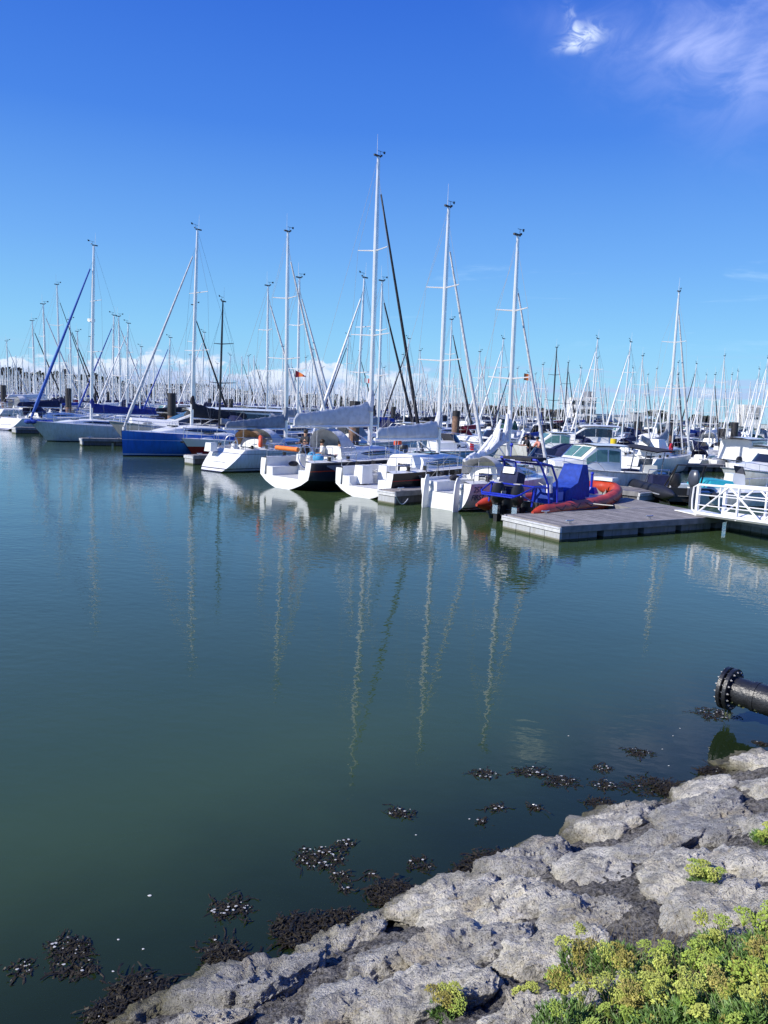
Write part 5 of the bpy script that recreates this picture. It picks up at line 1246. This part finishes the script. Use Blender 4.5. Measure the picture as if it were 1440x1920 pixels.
    m = MB(); m.tube([(.7, -.75, .6), (.1, -.65, 1.75), (.1, .65, 1.75), (.7, .75, .6)], .04, 6); m.tube([(1.1, -.75, .6), (.15, -.65, 1.72)], .03, 6); m.tube([(1.1, .75, .6), (.15, .65, 1.72)], .03, 6); m.build('stern_arch', BLACK, r2)
# ------------------------------------------------------------------ the fleet behind
COVERS = {'navy': NAVY, 'royal blue': BLUE, 'grey': GREYC, 'black': BLACKC, 'burgundy': REDC, 'green': GREENC, 'white': WHITEC, 'pale grey': PALEC}
FURLS = {'white': WHITEC, 'black': BLACKC, 'blue': BLUE, 'navy': NAVY}
HULLS = {'white': (.78, .79, .79), 'navy blue': (.015, .03, .12), 'pale grey': (.55, .57, .60), 'cream': (.70, .66, .55)}
ORD = ['first', 'second', 'third', 'fourth', 'fifth', 'sixth', 'seventh', 'eighth', 'ninth', 'tenth', 'eleventh', 'twelfth', 'thirteenth', 'fourteenth', 'fifteenth', 'sixteenth', 'seventeenth', 'eighteenth', 'nineteenth', 'twentieth']
protos = {}
def fleet_boat(look, M, ang, H, far):
    """look: (hull, cover, furl, spar)"""
    base = 11.0; key = look + (far,)
    hullc, cov, fu, spar = look
    if key not in protos:
        root, h = sailboat('moored_sailboat', 'x', H=base, L=8.6, B=2.9, fs=.95, fb=1.2, hull=hullmat(hullc + ' fleet hull', HULLS[hullc], line=(.02, .04, .14) if hullc != 'navy blue' else (.6, .6, .6)),
                     cover=COVERS[cov], furl=FURLS[fu] if fu else None, spar=DARKSPAR if spar == 'dark' else ALU, detail=0 if far else 1, cover_r=(.30, .15), rails=not far, hood=None if far else (NAVY if cov in ('navy', 'royal blue') else COVERS[cov] if cov != 'white' else PALEC),
                     seed=len(protos), mastr=.12 if far else .10, furl_r=.10, spreaders=1 if far else 2, antenna=not far, rake=1.0, srake=.9, trake=.6)
        protos[key] = root
        place(root, M, ang, H / base); return root
    return dup(protos[key], (M.x, M.y, 0), ang, H / base)
def land_limit(x):                                  # distance of the far bank
    return 430 if x < 20 else lerp(430, 262, clamp((x - 20) / 60))
FLEET = []
def fleet():
    masts = []                                      # (M, H, look, forward sign)
    S_ROWS = [40.0, 63.4, 76.0, 99.4, 112.0, 135.4, 148.0, 171.4, 184.0]
    taken = {s: [] for s in S_ROWS}
    T = [(38, 546, 12, 'white', 'navy', 'white', -1), (64, 602, 11, 'white', 'grey', 'black', 1), (85, 571, 12, 'white', 'white', 'white', 1), (134, 600, 11, 'white', 'navy', 'black', 1), (148, 622, 10.5, 'white', 'royal blue', None, 1),
         (173, 632, 10, 'pale grey', 'grey', 'white', 1), (210, 591, 12, 'white', 'navy', 'blue', -1), (226, 594, 12, 'white', 'white', 'white', 1), (237, 606, 11.5, 'white', 'royal blue', 'white', -1), (316, 633, 10, 'white', 'navy', 'blue', -1),
         (368, 573, 12.5, 'white', 'black', 'black', 1), (380, 623, 10.5, 'white', 'navy', 'white', -1), (507, 537, 13, 'white', 'navy', 'white', 1), (566, 522, 12.5, 'navy blue', 'grey', 'white', 1), (533, 650, 10, 'white', 'royal blue', 'white', 1), (606, 690, 9, 'white', 'navy', None, 1),
         (651, 630, 11, 'white', 'royal blue', 'navy', -1), (679, 520, 13, 'white', 'royal blue', 'white', -1), (677, 658, 10, 'white', 'grey', 'black', 1), (721, 528, 13, 'pale grey', 'grey', 'black', 1), (764, 635, 10.5, 'white', 'black', 'black', -1), (790, 658, 10, 'white', 'navy', 'white', 1),
         (850, 600, 11.5, 'white', 'black', 'black', 1), (902, 660, 10, 'white', 'burgundy', 'white', 1), (942, 635, 11, 'white', 'green', 'white', -1), (958, 678, 10, 'cream', 'white', 'navy', -1), (1046, 652, 11, 'navy blue', 'black', 'white', 1), (1067, 680, 10, 'white', 'black', 'black', 1),
         (1119, 635, 12, 'white', 'black', 'white', -1), (1122, 672, 10.5, 'white', 'grey', 'white', 1), (1181, 641, 11.5, 'white', 'navy', 'white', -1), (1186, 690, 9.5, 'white', 'white', 'white', -1), (1207, 668, 10.5, 'white', 'navy', 'white', 1), (1216, 703, 10, 'pale grey', 'grey', 'navy', 1), (1233, 692, 10, 'white', 'navy', 'white', 1),
         (1262, 673, 10.5, 'white', 'grey', 'white', -1), (1273, 680, 10.5, 'white', 'black', 'black', 1), (1305, 682, 10.5, 'white', 'royal blue', 'black', -1), (1360, 668, 11, 'white', 'white', 'white', 1), (1383, 696, 10, 'white', 'navy', 'white', -1), (1423, 692, 11, 'white', 'green', 'white', -1), (1439, 672, 11.5, 'white', 'grey', 'white', -1),
         (1088, 690, 9.5, 'white', 'navy', 'white', -1), (1143, 724, 9, 'white', 'grey', None, 1), (1020, 684, 9.5, 'white', 'royal blue', 'white', 1), (1100, 742, 8.5, 'white', 'white', None, 1), (-14, 560, 12, 'white', 'grey', 'black', 1), (1462, 640, 12, 'white', 'navy', 'white', -1), (15, 640, 10, 'white', 'royal blue', 'white', 1), (430, 690, 9.5, 'white', 'navy', 'black', -1), (468, 668, 10, 'white', 'black', 'white', 1), (585, 655, 10.5, 'cream', 'navy', 'white', -1), (290, 668, 9.5, 'white', 'white', 'blue', 1), (262, 650, 10, 'white', 'black', 'white', -1)]
    for px, py, Hp, hc, cov, fu, sg in T:
        best = None
        for s in S_ROWS:
            p = col_at_s(px, py, s); t = Vector((p.x, p.y, 0)).dot(TX)
            if not (7.5 < p.z < 15.5): continue
            if s < 50 and px > 860: continue
            c = abs(p.z - Hp) + 3 * sum(1 for q in taken[s] if abs(q - t) < 2.9)
            if best is None or c < best[0]: best = (c, s, p, t)
        if best is None: continue
        c, s, p, t = best; taken[s].append(t); masts.append((Vector((p.x, p.y, 0)), p.z, (hc, cov, fu, 'dark' if (px in (1046, 1067)) else 'alu'), sg, s))
    rr = random.Random(21); extra = []
    s = 63.4; k = 0; rows = []
    while s < 330:
        rows.append(s); k += 1; s += 12.6 if k % 2 else 23.4
    for s in rows:
        tk = taken.get(s, taken.setdefault(s, [])); t = -260
        while t < 560:
            t += rr.uniform(3.05, 3.6); M = HX * s + TX * t
            if M.y < 30: continue
            px, py = pix((M.x, M.y, 0))
            if px < -50 or px > 1490 or M.y > land_limit(M.x) - 12: continue
            if any(abs(q - t) < 2.9 for q in tk): continue
            if rr.random() < .05: continue
            topy = 636 if px < 300 else 668 if px < 1000 else 705
            cov = rr.choice(['navy', 'navy', 'navy', 'royal blue', 'grey', 'white', 'black', 'white', 'pale grey', 'burgundy', 'green', 'navy'])
            fu = rr.choice(['white', 'white', 'white', 'black', 'navy', 'blue', None]); hc = rr.choice(['white'] * 8 + ['navy blue', 'pale grey', 'cream'])
            Hh = rr.uniform(8.2, 11.2) * (1 + .1 * (rr.random() < .12))
            Hh = min(Hh, EYE + (pix((M.x, M.y, EYE))[1] - topy) * M.y / FPX)
            if Hh < 6.5: continue
            extra.append((M, Hh, (hc, cov, fu, 'alu'), rr.choice((1, 1, -1)), s, rr.random() < (.20 if M.x < 30 else .35)))
    extra.sort(key=lambda q: q[0].length)
    recs = []
    for M, H, look, sg, s in masts: recs.append((M, H, look, sg, s, False))
    nsail = 300 - 12; quick = []
    mot = []
    for e in extra:
        if e[5]: mot.append(e) if len(mot) < 95 else quick.append(e); continue
        if len(recs) < nsail: recs.append(e)
        else: quick.append(e)
    # a smaller family of looks for the distant rows keeps the prototypes few
    out = []
    for M, H, look, sg, s, _ in recs:
        far = M.length > 125
        if far: look = (look[0] if look[0] in ('white', 'navy blue') else 'white', look[1] if look[1] not in ('pale grey', 'green') else 'grey', look[2] if look[2] in ('white', 'black', None) else 'white', 'alu')
        ang = HANG if sg > 0 else HANG + math.pi
        o = fleet_boat(look, M, ang + rr.gauss(0, .02), H, far); o['category'] = 'sailing boat'; o['group'] = 'sailing boats moored in the rows behind'
        out.append((o, look, s, M))
    sv = sorted(set(x[2] for x in out)); rown = {s: ORD[min(i, 19)] for i, s in enumerate(sv)}
    byk = {}
    for o, look, s, M in out: byk.setdefault((look, s), []).append((pix((M.x, M.y, 5))[0], o))
    for (look, s), L_ in byk.items():
        L_.sort(key=lambda q: q[0]); hc, cov, fu, sp = look
        d = f"{hc} sailboat, {cov} boom cover, {fu + ' headsail' if fu else 'bare forestay'}{', black mast' if sp == 'dark' else ''}, {rown[s]} row back"
        for i, (x, o) in enumerate(L_):
            o['label'] = d + (f", {ORD[i] if i < 20 else 'far'} from left" if len(L_) > 1 else '')
    # motor boats of the rows
    mp = {}
    mo = []
    kinds = ['pilot', 'cruiser', 'open', 'pilot', 'cruiser', 'hardtop']
    for e in mot:
        M, H, look, sg, s, _ = e; kd = rr.choice(kinds); cv = rr.choice([None, 'navy', 'white']) if kd != 'hardtop' else None; key = (kd, cv)
        if key not in mp:
            o, h = motorboat('x', kd, {'pilot': 6.6, 'cruiser': 7.2, 'open': 5.4, 'hardtop': 9.0}[kd], {'hardtop': 3.2}.get(kd, 2.5), .85, 1.25, canvas=COVERS[cv] if cv else None, glass=GREEN_GLASS if kd == 'pilot' else GLASS, engine=kd != 'hardtop', name='moored_motorboat')
            mp[key] = o; place(o, M, 0)
        else: o = dup(mp[key], (M.x, M.y, 0), 0, rr.uniform(.9, 1.15))
        o.rotation_euler = (0, 0, (HANG if sg > 0 else HANG + math.pi) + rr.gauss(0, .03)); o['group'] = 'motor boats moored in the rows behind'; o['category'] = 'motor boat'
        mo.append((o, key, s, M))
    kn = {'pilot': 'wheelhouse motorboat', 'cruiser': 'low cruiser with arch', 'open': 'open motorboat', 'hardtop': 'hardtop motor yacht'}
    sm = sorted(set(x[2] for x in mo)); byk = {}
    for o, key, s, M in mo: byk.setdefault((key, s), []).append((pix((M.x, M.y, 0))[0], o))
    for (key, s), L_ in byk.items():
        L_.sort(key=lambda q: q[0]); d = f"white {kn[key[0]]}{', ' + key[1] + ' canvas' if key[1] else ''}, {ORD[min(19, sm.index(s))]} row back"
        for i, (x, o) in enumerate(L_): o['label'] = d + (f", {ORD[min(i, 19)]} from left" if len(L_) > 1 else '')
    # everything farther off: one mass of hulls and masts
    m = MB(); q = random.Random(3); nq = 0
    for k, e in enumerate(quick):
        M, H, look, sg, s, mt = e
        if pix((M.x, M.y, 2))[0] > 1030 and q.random() < .3: continue
        d = HX * sg; n = Vector((-d.y, d.x, 0)); L = 8.5
        P = lambda x, y, z: M + d * x + n * y + Vector((0, 0, z))
        mi = 1 if look[0] == 'navy blue' else 0
        m.add([P(-4, 1.2, 0), P(1, 1.4, 0), P(3.9, 0, 0), P(1, -1.4, 0), P(-4, -1.2, 0), P(-3.6, 1.3, 1), P(1, 1.5, 1.1), P(4.4, 0, 1.3), P(1, -1.5, 1.1), P(-3.6, -1.3, 1)], [(0, 1, 6, 5), (1, 2, 7, 6), (2, 3, 8, 7), (3, 4, 9, 8), (4, 0, 5, 9), (5, 6, 7, 8, 9)], mi)
        m.box(M + Vector((0, 0, 1.3)), (3, 1.7, .6), 0, rz=HANG, taper=.8)
        if not mt:
            m.tube([P(0, 0, 1), P(-.2, 0, H)], .13, 4, 2); m.box(M - d * 1.9 + Vector((0, 0, 2.3)), (3.4, .28, .4), 3 + (k % 3), rz=HANG)
            if q.random() < .7: m.tube([P(4, 0, 1.4), P(-.2, 0, H * .93)], .06, 4, 2 if q.random() < .7 else 1)
            m.box(P(0, 0, H * .6), (.06, 1.8, .05), 2, rz=HANG)
    tag(m.build('distant_moored_boats', [mat('far hull white', (.75, .76, .77)), NAVY, ALU, NAVY, WHITEC, BLUE], smooth=False), 'mass of far moored boats with a forest of masts', 'boats', kind='stuff')
    # walkways of the rows behind
    for i in range(7):
        s = 69.7 + 36 * i; o = HX * s; ts = [t for t in range(-150, 500, 10) if -80 < pix((HX * s + TX * t).to_tuple())[0] < 1520 and (HX * s + TX * t).y > 20 and (HX * s + TX * t).y < land_limit((HX * s + TX * t).x) - 10]
        if not ts: continue
        t0, t1 = min(ts), max(ts) + 10
        pontoon('walkway', f'long low walkway of the {ORD[i + 1]} boat row back, mostly hidden by moored boats', o + TX * t0, TX, t1 - t0, 2.0, zt=.5, gaps=12)
    for i in range(5):                              # pilings along them, only the heads show
        s = 70.2 + 36 * i
        for j, t in enumerate(range(-100, 260, 42)):
            M = HX * s + TX * (t + 7 * i); px, py = pix(M)
            if M.y > 30 and 0 < px < 1440 and M.y < 230: piling(M.x, M.y, 3.7, .28, f'distant mooring pile number {j + 1} along the {ORD[i + 1]} walkway back', .5)
    FLEET.append((len(recs), len(mo), len(quick)))
def right_boats():
    GH = hullmat('white cruiser hull', (.78, .79, .78), bottom=(.05, .06, .07), stripes=[(.35, .40, (.5, .5, .5))])
    def mb(label, kind, px, py, ang, L, **kw):
        o, h = motorboat(label, kind, L, kw.pop('B', 2.7), **kw); place(o, W(px, py), ang); return o, h
    lf = math.pi + .25
    mb('large white day cruiser pointing left behind the headsail of the black yacht', 'cruiser', 918, 860, math.pi - .15, 7.6, B=2.8, fs=1.1, fb=1.5, hull=GH)
    mb('white wheelhouse boat with green tinted glass and black engine across the fairway', 'pilot', 1046, 868, math.pi + .12, 6.8, glass=GREEN_GLASS, fs=1.0, fb=1.35, hull=GH)
    mb('big white cabin boat with raked windscreen just behind the blue covered console', 'pilot', 1118, 922, math.pi + .45, 7.2, B=2.9, glass=GREEN_GLASS, fs=1.0, fb=1.35, engine=False, hull=GH)
    mb('low white sports boat behind the mast of the small white yacht', 'cruiser', 1010, 905, math.pi + .5, 6.0, B=2.3, fs=.75, fb=1.0, canvas=NAVY, hull=GH)
    mb('small blue grey launch with angled windscreen behind the black yacht', 'cruiser', 842, 872, .3, 6.4, fs=.95, fb=1.15, hull=hullmat('blue grey hull', (.30, .42, .52)))
    mb('white wheelhouse boat showing above the grey boom cover of the black yacht', 'pilot', 762, 855, math.pi + .7, 7, fs=1.2, fb=1.6)
    mb('white motorboat with black engine on the far finger at the right', 'open', 1345, 872, .2, 5.4, fs=.8, fb=1.0, canvas=PALEC)
    mb('white cabin boat with blocky lockers at the right frame edge', 'pilot', 1425, 890, .6, 5.6, fs=.8, fb=1.1)
    mb('white boat with turquoise canvas seen through the gangway rails', 'open', 1372, 945, .15, 5.6, fs=.6, fb=.8, canvas=TURQ)
    mb('low white motorboat beyond the gangway near the frame edge', 'cruiser', 1432, 912, math.pi + .4, 6.4, fs=.8, fb=1.1)
    mb('dark hulled small cruiser right of the brown piling', 'cruiser', 1312, 866, .3, 5.6, fs=.7, fb=.9, canvas=NAVY, hull=hullmat('navy small hull', (.02, .03, .09)))
    mb('white motorboat low in the water left of the tall brown piling', 'cruiser', 1180, 852, math.pi + .2, 6.2, fs=.8, fb=1.1, canvas=WHITEC)
    mb('white flybridge cruiser beyond the fairway in the right middle', 'hardtop', 1100, 852, math.pi + .1, 6.8, B=2.6, fs=1.1, fb=1.5, engine=False)
    # sailing boat with the leaning mast on the right
    r, h, M, a, H = hero('sailing_yacht', 'white yacht with four dark side windows and sagging grey sail bag on the right', (1278, 549), (1180, 888), True, 10.2, B=3.2, fs=1.05, fb=1.45, trake=1.2, srake=1.1, cover=GREYC, cover_r=(.45, .2), covdroop=.45, covlen=4.6,
         furl=WHITEC, furl_r=.11, seed=12, cabin_h=.5, wr=1.2, rake=2.0, hull=hullmat('white classic hull', (.76, .77, .76), bottom=(.05, .09, .13)))
    for i in range(4):
        b = MB(); b.box((-.9 + i * .62, -1.02, 1.42), (.42, .05, .3)); b.build('side_window', GLASS, r)
    b = MB(); b.box((-2.6, 0, 1.9), (1.5, 1.7, .8), taper=.75); b.build('doghouse', WHITE, r)
    lifebuoy(local(r, -2.4, -1.25, 1.75), 'square red life saver on the yacht with four dark side windows', a, 'ring', .25, RED)
    b = MB(); b.tube([(0, 0, 0), (0, 0, .65)], .26, 12); p = W(1147, 868); p.z = 1.3; tag(b.build('fuel_drum', YELLOW, loc=p), 'yellow drum standing on the deck behind the big cabin boat', 'drum')
    # fingers on the far side of the fairway
    for px, py, an, L, lab in [(1250, 884, .35, 8, 'dark finger pontoon under the yacht with four dark side windows'), (1368, 882, -.1, 7, 'white edged finger pontoon at the right edge beyond the gangway')]:
        pontoon('finger_pontoon', lab, W(px, py), Vector((math.cos(an), math.sin(an), 0)), L, 1.0, zt=.55, group='finger pontoons', gaps=2.2)
    # people
    for i, (a, b, lab) in enumerate([(W(742, 930, .95), W(765, 935, .75), 'from the black yacht to the short finger pontoon'), (W(1010, 905, 1.0), W(1150, 948, .7), 'from the small white yacht to the walkway'), (W(655, 905, .95), W(712, 930, .7), 'across the stern of the black yacht')]):
        m = MB(); m.tube([a.lerp(b, t / 8) - Vector((0, 0, .22 * math.sin(math.pi * t / 8))) for t in range(9)], .014, 5); tag(m.build('mooring_line', ROPES[2]), 'pale mooring line slung ' + lab, 'rope', 'mooring lines')
    p = W(990, 893); shirt_person(p + Vector((0, 0, .7)), R(190), 'person in dark top and sunglasses leaning over the low white sports boat', BLACKC, 'lean')
    p = W(1002, 893); shirt_person(p + Vector((.3, .2, .6)), R(200), 'person in pale orange top bending beside the one in dark top', mat('salmon cloth', (.6, .25, .2), .8), 'lean', GREYC)
def crew(G):
    a = G.rotation_euler.z
    shirt_person(local(G, -3.1, 1.15, .75), a + R(180), 'person in black clothes standing at the wheel of the slate yacht', BLACKC, 'stand', BLACKC)
    shirt_person(local(G, -2.6, .55, .75), a + R(150), 'person in white shirt sitting in the cockpit of the slate yacht', WHITEC, 'sit')
    shirt_person(local(G, -2.2, -.2, .75), a + R(170), 'person in light clothes sitting behind the white shirted one', mat('beige cloth', (.5, .42, .35), .8), 'sit', GREYC)
# ------------------------------------------------------------------ the far bank
def leaf_cloud(m, c, r, n, q, s=.5, mi=0):
    for i in range(n):
        v = Vector((q.gauss(0, 1), q.gauss(0, 1), q.gauss(0, 1))).normalized() * (q.random() ** .35); p = Vector((c[0] + v.x * r[0], c[1] + v.y * r[1], c[2] + v.z * r[2]))
        a = Vector((q.gauss(0, 1), q.gauss(0, 1), q.gauss(0, 1))).normalized(); b = a.orthogonal().normalized(); k = s * q.uniform(.5, 1.3)
        m.add([p + a * k, p + b * k, p - a * k, p - b * k], [(0, 1, 2, 3)], mi)
def far_bank():
    GR = mat('rough grass', (.10, .13, .035), .9, 0, .3, .2); LEAFM = mat('far foliage', (.045, .065, .022), .8, 0, .5, .3); LEAF2 = mat('bare brown wood', (.11, .09, .065), .9, 0, .4, .3); BARK = mat('bark', (.08, .06, .045), .9)
    m = MB(); P = [(-900, 428), (-300, 432), (20, 432), (80, 266), (240, 240), (900, 220)]
    V = []
    for x, y in P: V += [(x, y, -1), (x + 0, y + 6, 1.3), (x, y + 26, 1.9), (x * 1.2, 3200, 2.2)]
    F = []
    for i in range(len(P) - 1):
        for j in range(3): F.append((i * 4 + j, i * 4 + j + 1, (i + 1) * 4 + j + 1, (i + 1) * 4 + j))
    m.add(V, F); tag(m.build('far_bank', GR, smooth=False), kind='structure')
    q = random.Random(8); m = MB()
    prof = [(-60, 46), (0, 48), (60, 44), (120, 46), (200, 38), (260, 20), (300, 27), (400, 30), (450, 20), (520, 16), (600, 20), (700, 15), (800, 17), (900, 13), (1060, 12)]
    hz = lambda px: pix((W(px, 900).x * 50, W(px, 900).y * 50, EYE))[1]
    px = -60
    while px < 1062:
        i = max(k for k in range(len(prof)) if prof[k][0] <= px); j = min(i + 1, len(prof) - 1); f = (px - prof[i][0]) / max(1, prof[j][0] - prof[i][0]); hp = lerp(prof[i][1], prof[j][1], f) * q.uniform(.75, 1.05)
        Y = 452 + q.uniform(-4, 25); X = (px - 720) / FPX * Y; H = 3.7 + hp * Y / FPX
        w = q.uniform(3, 5.5); top = H * .94
        m.tube([(X, Y, 1), (X, Y, H * .5)], .25, 4, 1)
        leaf_cloud(m, (X, Y, 1.6 + (top - 1.6) * .5), (w, w * .7, (top - 1.6) * .5), int(60 + 12 * hp), q, .9, 0 if q.random() < .45 else 2)
        px += w * 1.15 * FPX / Y
    tag(m.build('far_wood', [LEAFM, BARK, LEAF2], smooth=False), 'far off wood along the opposite bank behind the masts', 'wood', kind='stuff')
    for k, (px, top, Y, w, lab) in enumerate([(1238, 770, 296, 9.5, 'broad round tree behind the car park, largest of the four'), (1306, 777, 300, 5.5, 'second tree of the far bank, just right of the largest'), (1331, 780, 302, 4.6, 'third tree of the far bank, with a narrow crown'), (1381, 793, 305, 4.5, 'low bush like tree left of the white tower')]):
        d = ray(px, top); X = d.x / d.y * Y; H = EYE + d.z / d.y * Y; root = empty('broadleaf_tree', (X, Y, 1.9), 0, lab, 'tree', 'trees behind the car park'); q2 = random.Random(k)
        m = MB(); m.tube([(0, 0, -.3), (.1, 0, H * .3), (0, .1, H * .55)], [.35, .25, .12], 7)
        for i in range(5):
            a = i * 1.3; m.tube([(0, 0, H * .25), (math.cos(a) * w * .3, math.sin(a) * w * .3, H * .55)], [.14, .05], 5)
        m.build('trunk', BARK, root); m = MB(); hh = H - 1.9
        for i in range(11):
            a = q2.uniform(0, 6.28); rr_ = w * .36 * q2.random() ** .5; leaf_cloud(m, (rr_ * 1.4 * math.cos(a), rr_ * math.sin(a), hh * q2.uniform(.45, .82)), (w * .26, w * .26, hh * .22), 170, q2, .33)
        m.build('crown', LEAFM, root, smooth=False)
    WALL = mat('white render wall', (.78, .78, .76), .7, 0, .06, .4); DK = mat('dark window glass', (.03, .04, .05), .1); SCR = mat('grey louvre screen', (.48, .47, .44), .8, 0, .2, 2); ROOF = mat('flat roof edge', (.25, .26, .28), .8)
    def at(px, Y): d = ray(px, 800); return d.x / d.y * Y
    # harbour office with its tower
    Y = 285; x0, x1 = at(1064, Y), at(1114, Y); root = empty('harbour_office', ((x0 + x1) / 2, Y, 1.9), .0, 'white harbour office with stepped balconies and dark lookout on its roof', 'building'); w = x1 - x0
    def zt(py, px=1090): d = ray(px, py); return EYE + d.z / d.y * Y - 1.9
    m = MB(); m.box((0, 4, zt(748) / 2 - .5), (w * .86, 8, zt(748) + 1)); m.box((w * .1, -1.2, zt(778) / 2), (w * .7, 3, zt(778))); m.build('wall', WALL, root, smooth=False)
    for k, zz in enumerate((zt(748), zt(764), zt(778))):
        m = MB(); m.box((-.3 + .5 * k, -.6 - .4 * k, zz - .1), (w * (.92 - .05 * k), 3.2, .9)); m.build('balcony', WALL, root, smooth=False)
    for zz in (zt(756), zt(771), zt(786)):
        for i in range(5):
            m = MB(); m.box((-w * .34 + i * w * .17, -.02 if zz > zt(770) else -2.75, zz), (w * .12, .1, 1.3)); m.build('window', DK, root, smooth=False)
    m = MB(); m.box((w * .28, 3, zt(742) + .2), (w * .3, 4, 3.0)); m.box((w * .42, 3, zt(765)), (w * .2, 5, 8)); m.build('lookout', ROOF, root, smooth=False)
    m = MB(); m.tube([(w * .2, 3, zt(745)), (w * .2, 3, zt(715))], .12, 5); m.build('roof_mast', WIRE, root)
    x0, x1 = at(1112, Y), at(1204, Y); root = empty('low_hall', ((x0 + x1) / 2, Y + 4, 1.9), 0, 'long low white hall joined to the right side of the harbour office', 'building'); w = x1 - x0
    m = MB(); m.box((0, 4, zt(780, 1150) / 2), (w, 9, zt(780, 1150))); m.build('wall', WALL, root, smooth=False)
    m = MB(); m.box((0, 4, zt(779, 1150) + .1), (w + .6, 9.6, .35)); m.build('roof', ROOF, root, smooth=False)
    for i in range(9):
        m = MB(); m.box((-w * .46 + i * .62, -.55, zt(791, 1150)), (.3, .1, 2.1)); m.build('window', DK, root, smooth=False)
    x0 = at(1187, 275); root = empty('grey_kiosk', (x0, 272, 1.9), 0, 'small grey kiosk at the right end of the low hall', 'building'); m = MB(); m.box((0, 0, 1.6), (4, 4, 3.6)); m.build('wall', mat('grey cladding', (.4, .42, .43), .6), root, smooth=False); m = MB(); m.box((0, 0, 3.5), (4.4, 4.4, .25)); m.build('roof', ROOF, root, smooth=False); m = MB(); m.box((.5, -2.03, 1.3), (1, .08, 2.1)); m.build('door', DK, root, smooth=False)
    Y = 270; x0, x1 = at(1391, Y), at(1425, Y); root = empty('lookout_tower', ((x0 + x1) / 2, Y, 1.9), 0, 'white square tower with grey louvre screen at the right edge', 'building'); w = x1 - x0
    zt2 = lambda py: EYE + ray(1408, py).z / ray(1408, py).y * Y - 1.9
    m = MB(); m.box((0, 3, zt2(759) / 2), (w, 6, zt2(759))); m.box((w * .9, 3, zt2(795) / 2), (w * 2.6, 7, zt2(795))); m.build('wall', WALL, root, smooth=False)
    m = MB(); m.box((0, -.06, (zt2(762) + zt2(778)) / 2), (w * .72, .12, zt2(762) - zt2(778))); m.build('louvre_screen', SCR, root, smooth=False)
    for i in range(4):
        m = MB(); m.box((-w * .28 + i * w * .185, -.05, zt2(783)), (w * .13, .1, .9)); m.build('window', DK, root, smooth=False)
    # parked cars
    cc = [('silver', (.5, .5, .52)), ('dark blue', (.02, .04, .12)), ('white', (.75, .75, .75)), ('black', (.02, .02, .02)), ('grey', (.2, .21, .22)), ('dark red', (.25, .02, .02))]
    for k, (px, c) in enumerate([(1216, 4), (1255, 2), (1289, 1), (1308, 0), (1325, 1), (1347, 4), (1369, 3), (1383, 0), (1398, 2), (1436, 3)]):
        Yc = 281; X = at(px, Yc); n_, rgb = cc[c]; root = empty('parked_car', (X, Yc, 1.88), q.uniform(-.2, .2) + (math.pi if k % 2 else 0), f'{n_} car parked on the far bank, {ORD[k]} from the left of the row', 'car', 'cars parked on the far bank')
        m = MB(); secs = []
        for x, z1, w in ((-2.1, .75, .8), (-1.9, .92, .86), (-1.0, .95, .88), (.9, .92, .88), (1.9, .72, .84), (2.15, .5, .78)): secs.append([(x, -w, .28), (x, -w, z1), (x, w, z1), (x, w, .28)])
        m.loft(secs, 0, True, True); m.build('body', mat(n_ + ' car paint', rgb, .25), root, ang=30)
        m = MB(); m.loft([[(-1.75, y * .74, .92) for y in (-1, 1)] + [(-1.75, .7, .94), (-1.75, -.7, .94)], [(-1.2, -.68, .9), (-1.2, .68, .9), (-1.2, .6, 1.42), (-1.2, -.6, 1.42)], [(.1, -.7, .9), (.1, .7, .9), (.1, .6, 1.45), (.1, -.6, 1.45)], [(.95, -.7, .9), (.95, .7, .9), (.95, .68, .93), (.95, -.68, .93)]], 0, True, True); m.build('cabin', GLASS, root, ang=30)
        for x in (-1.35, 1.35):
            for y in (-.82, .82):
                m = MB(); m.tube([(x, y - .1, .32), (x, y + .1, .32)], .32, 12); m.build('wheel', BLACK, root)
sky(); shore(); rocks(); plants(); seaweed(); pipe()
G_, I_ = near_boats(); pontoons(); gangway(); inflatables(); fleet(); right_boats(); crew(G_); far_bank()
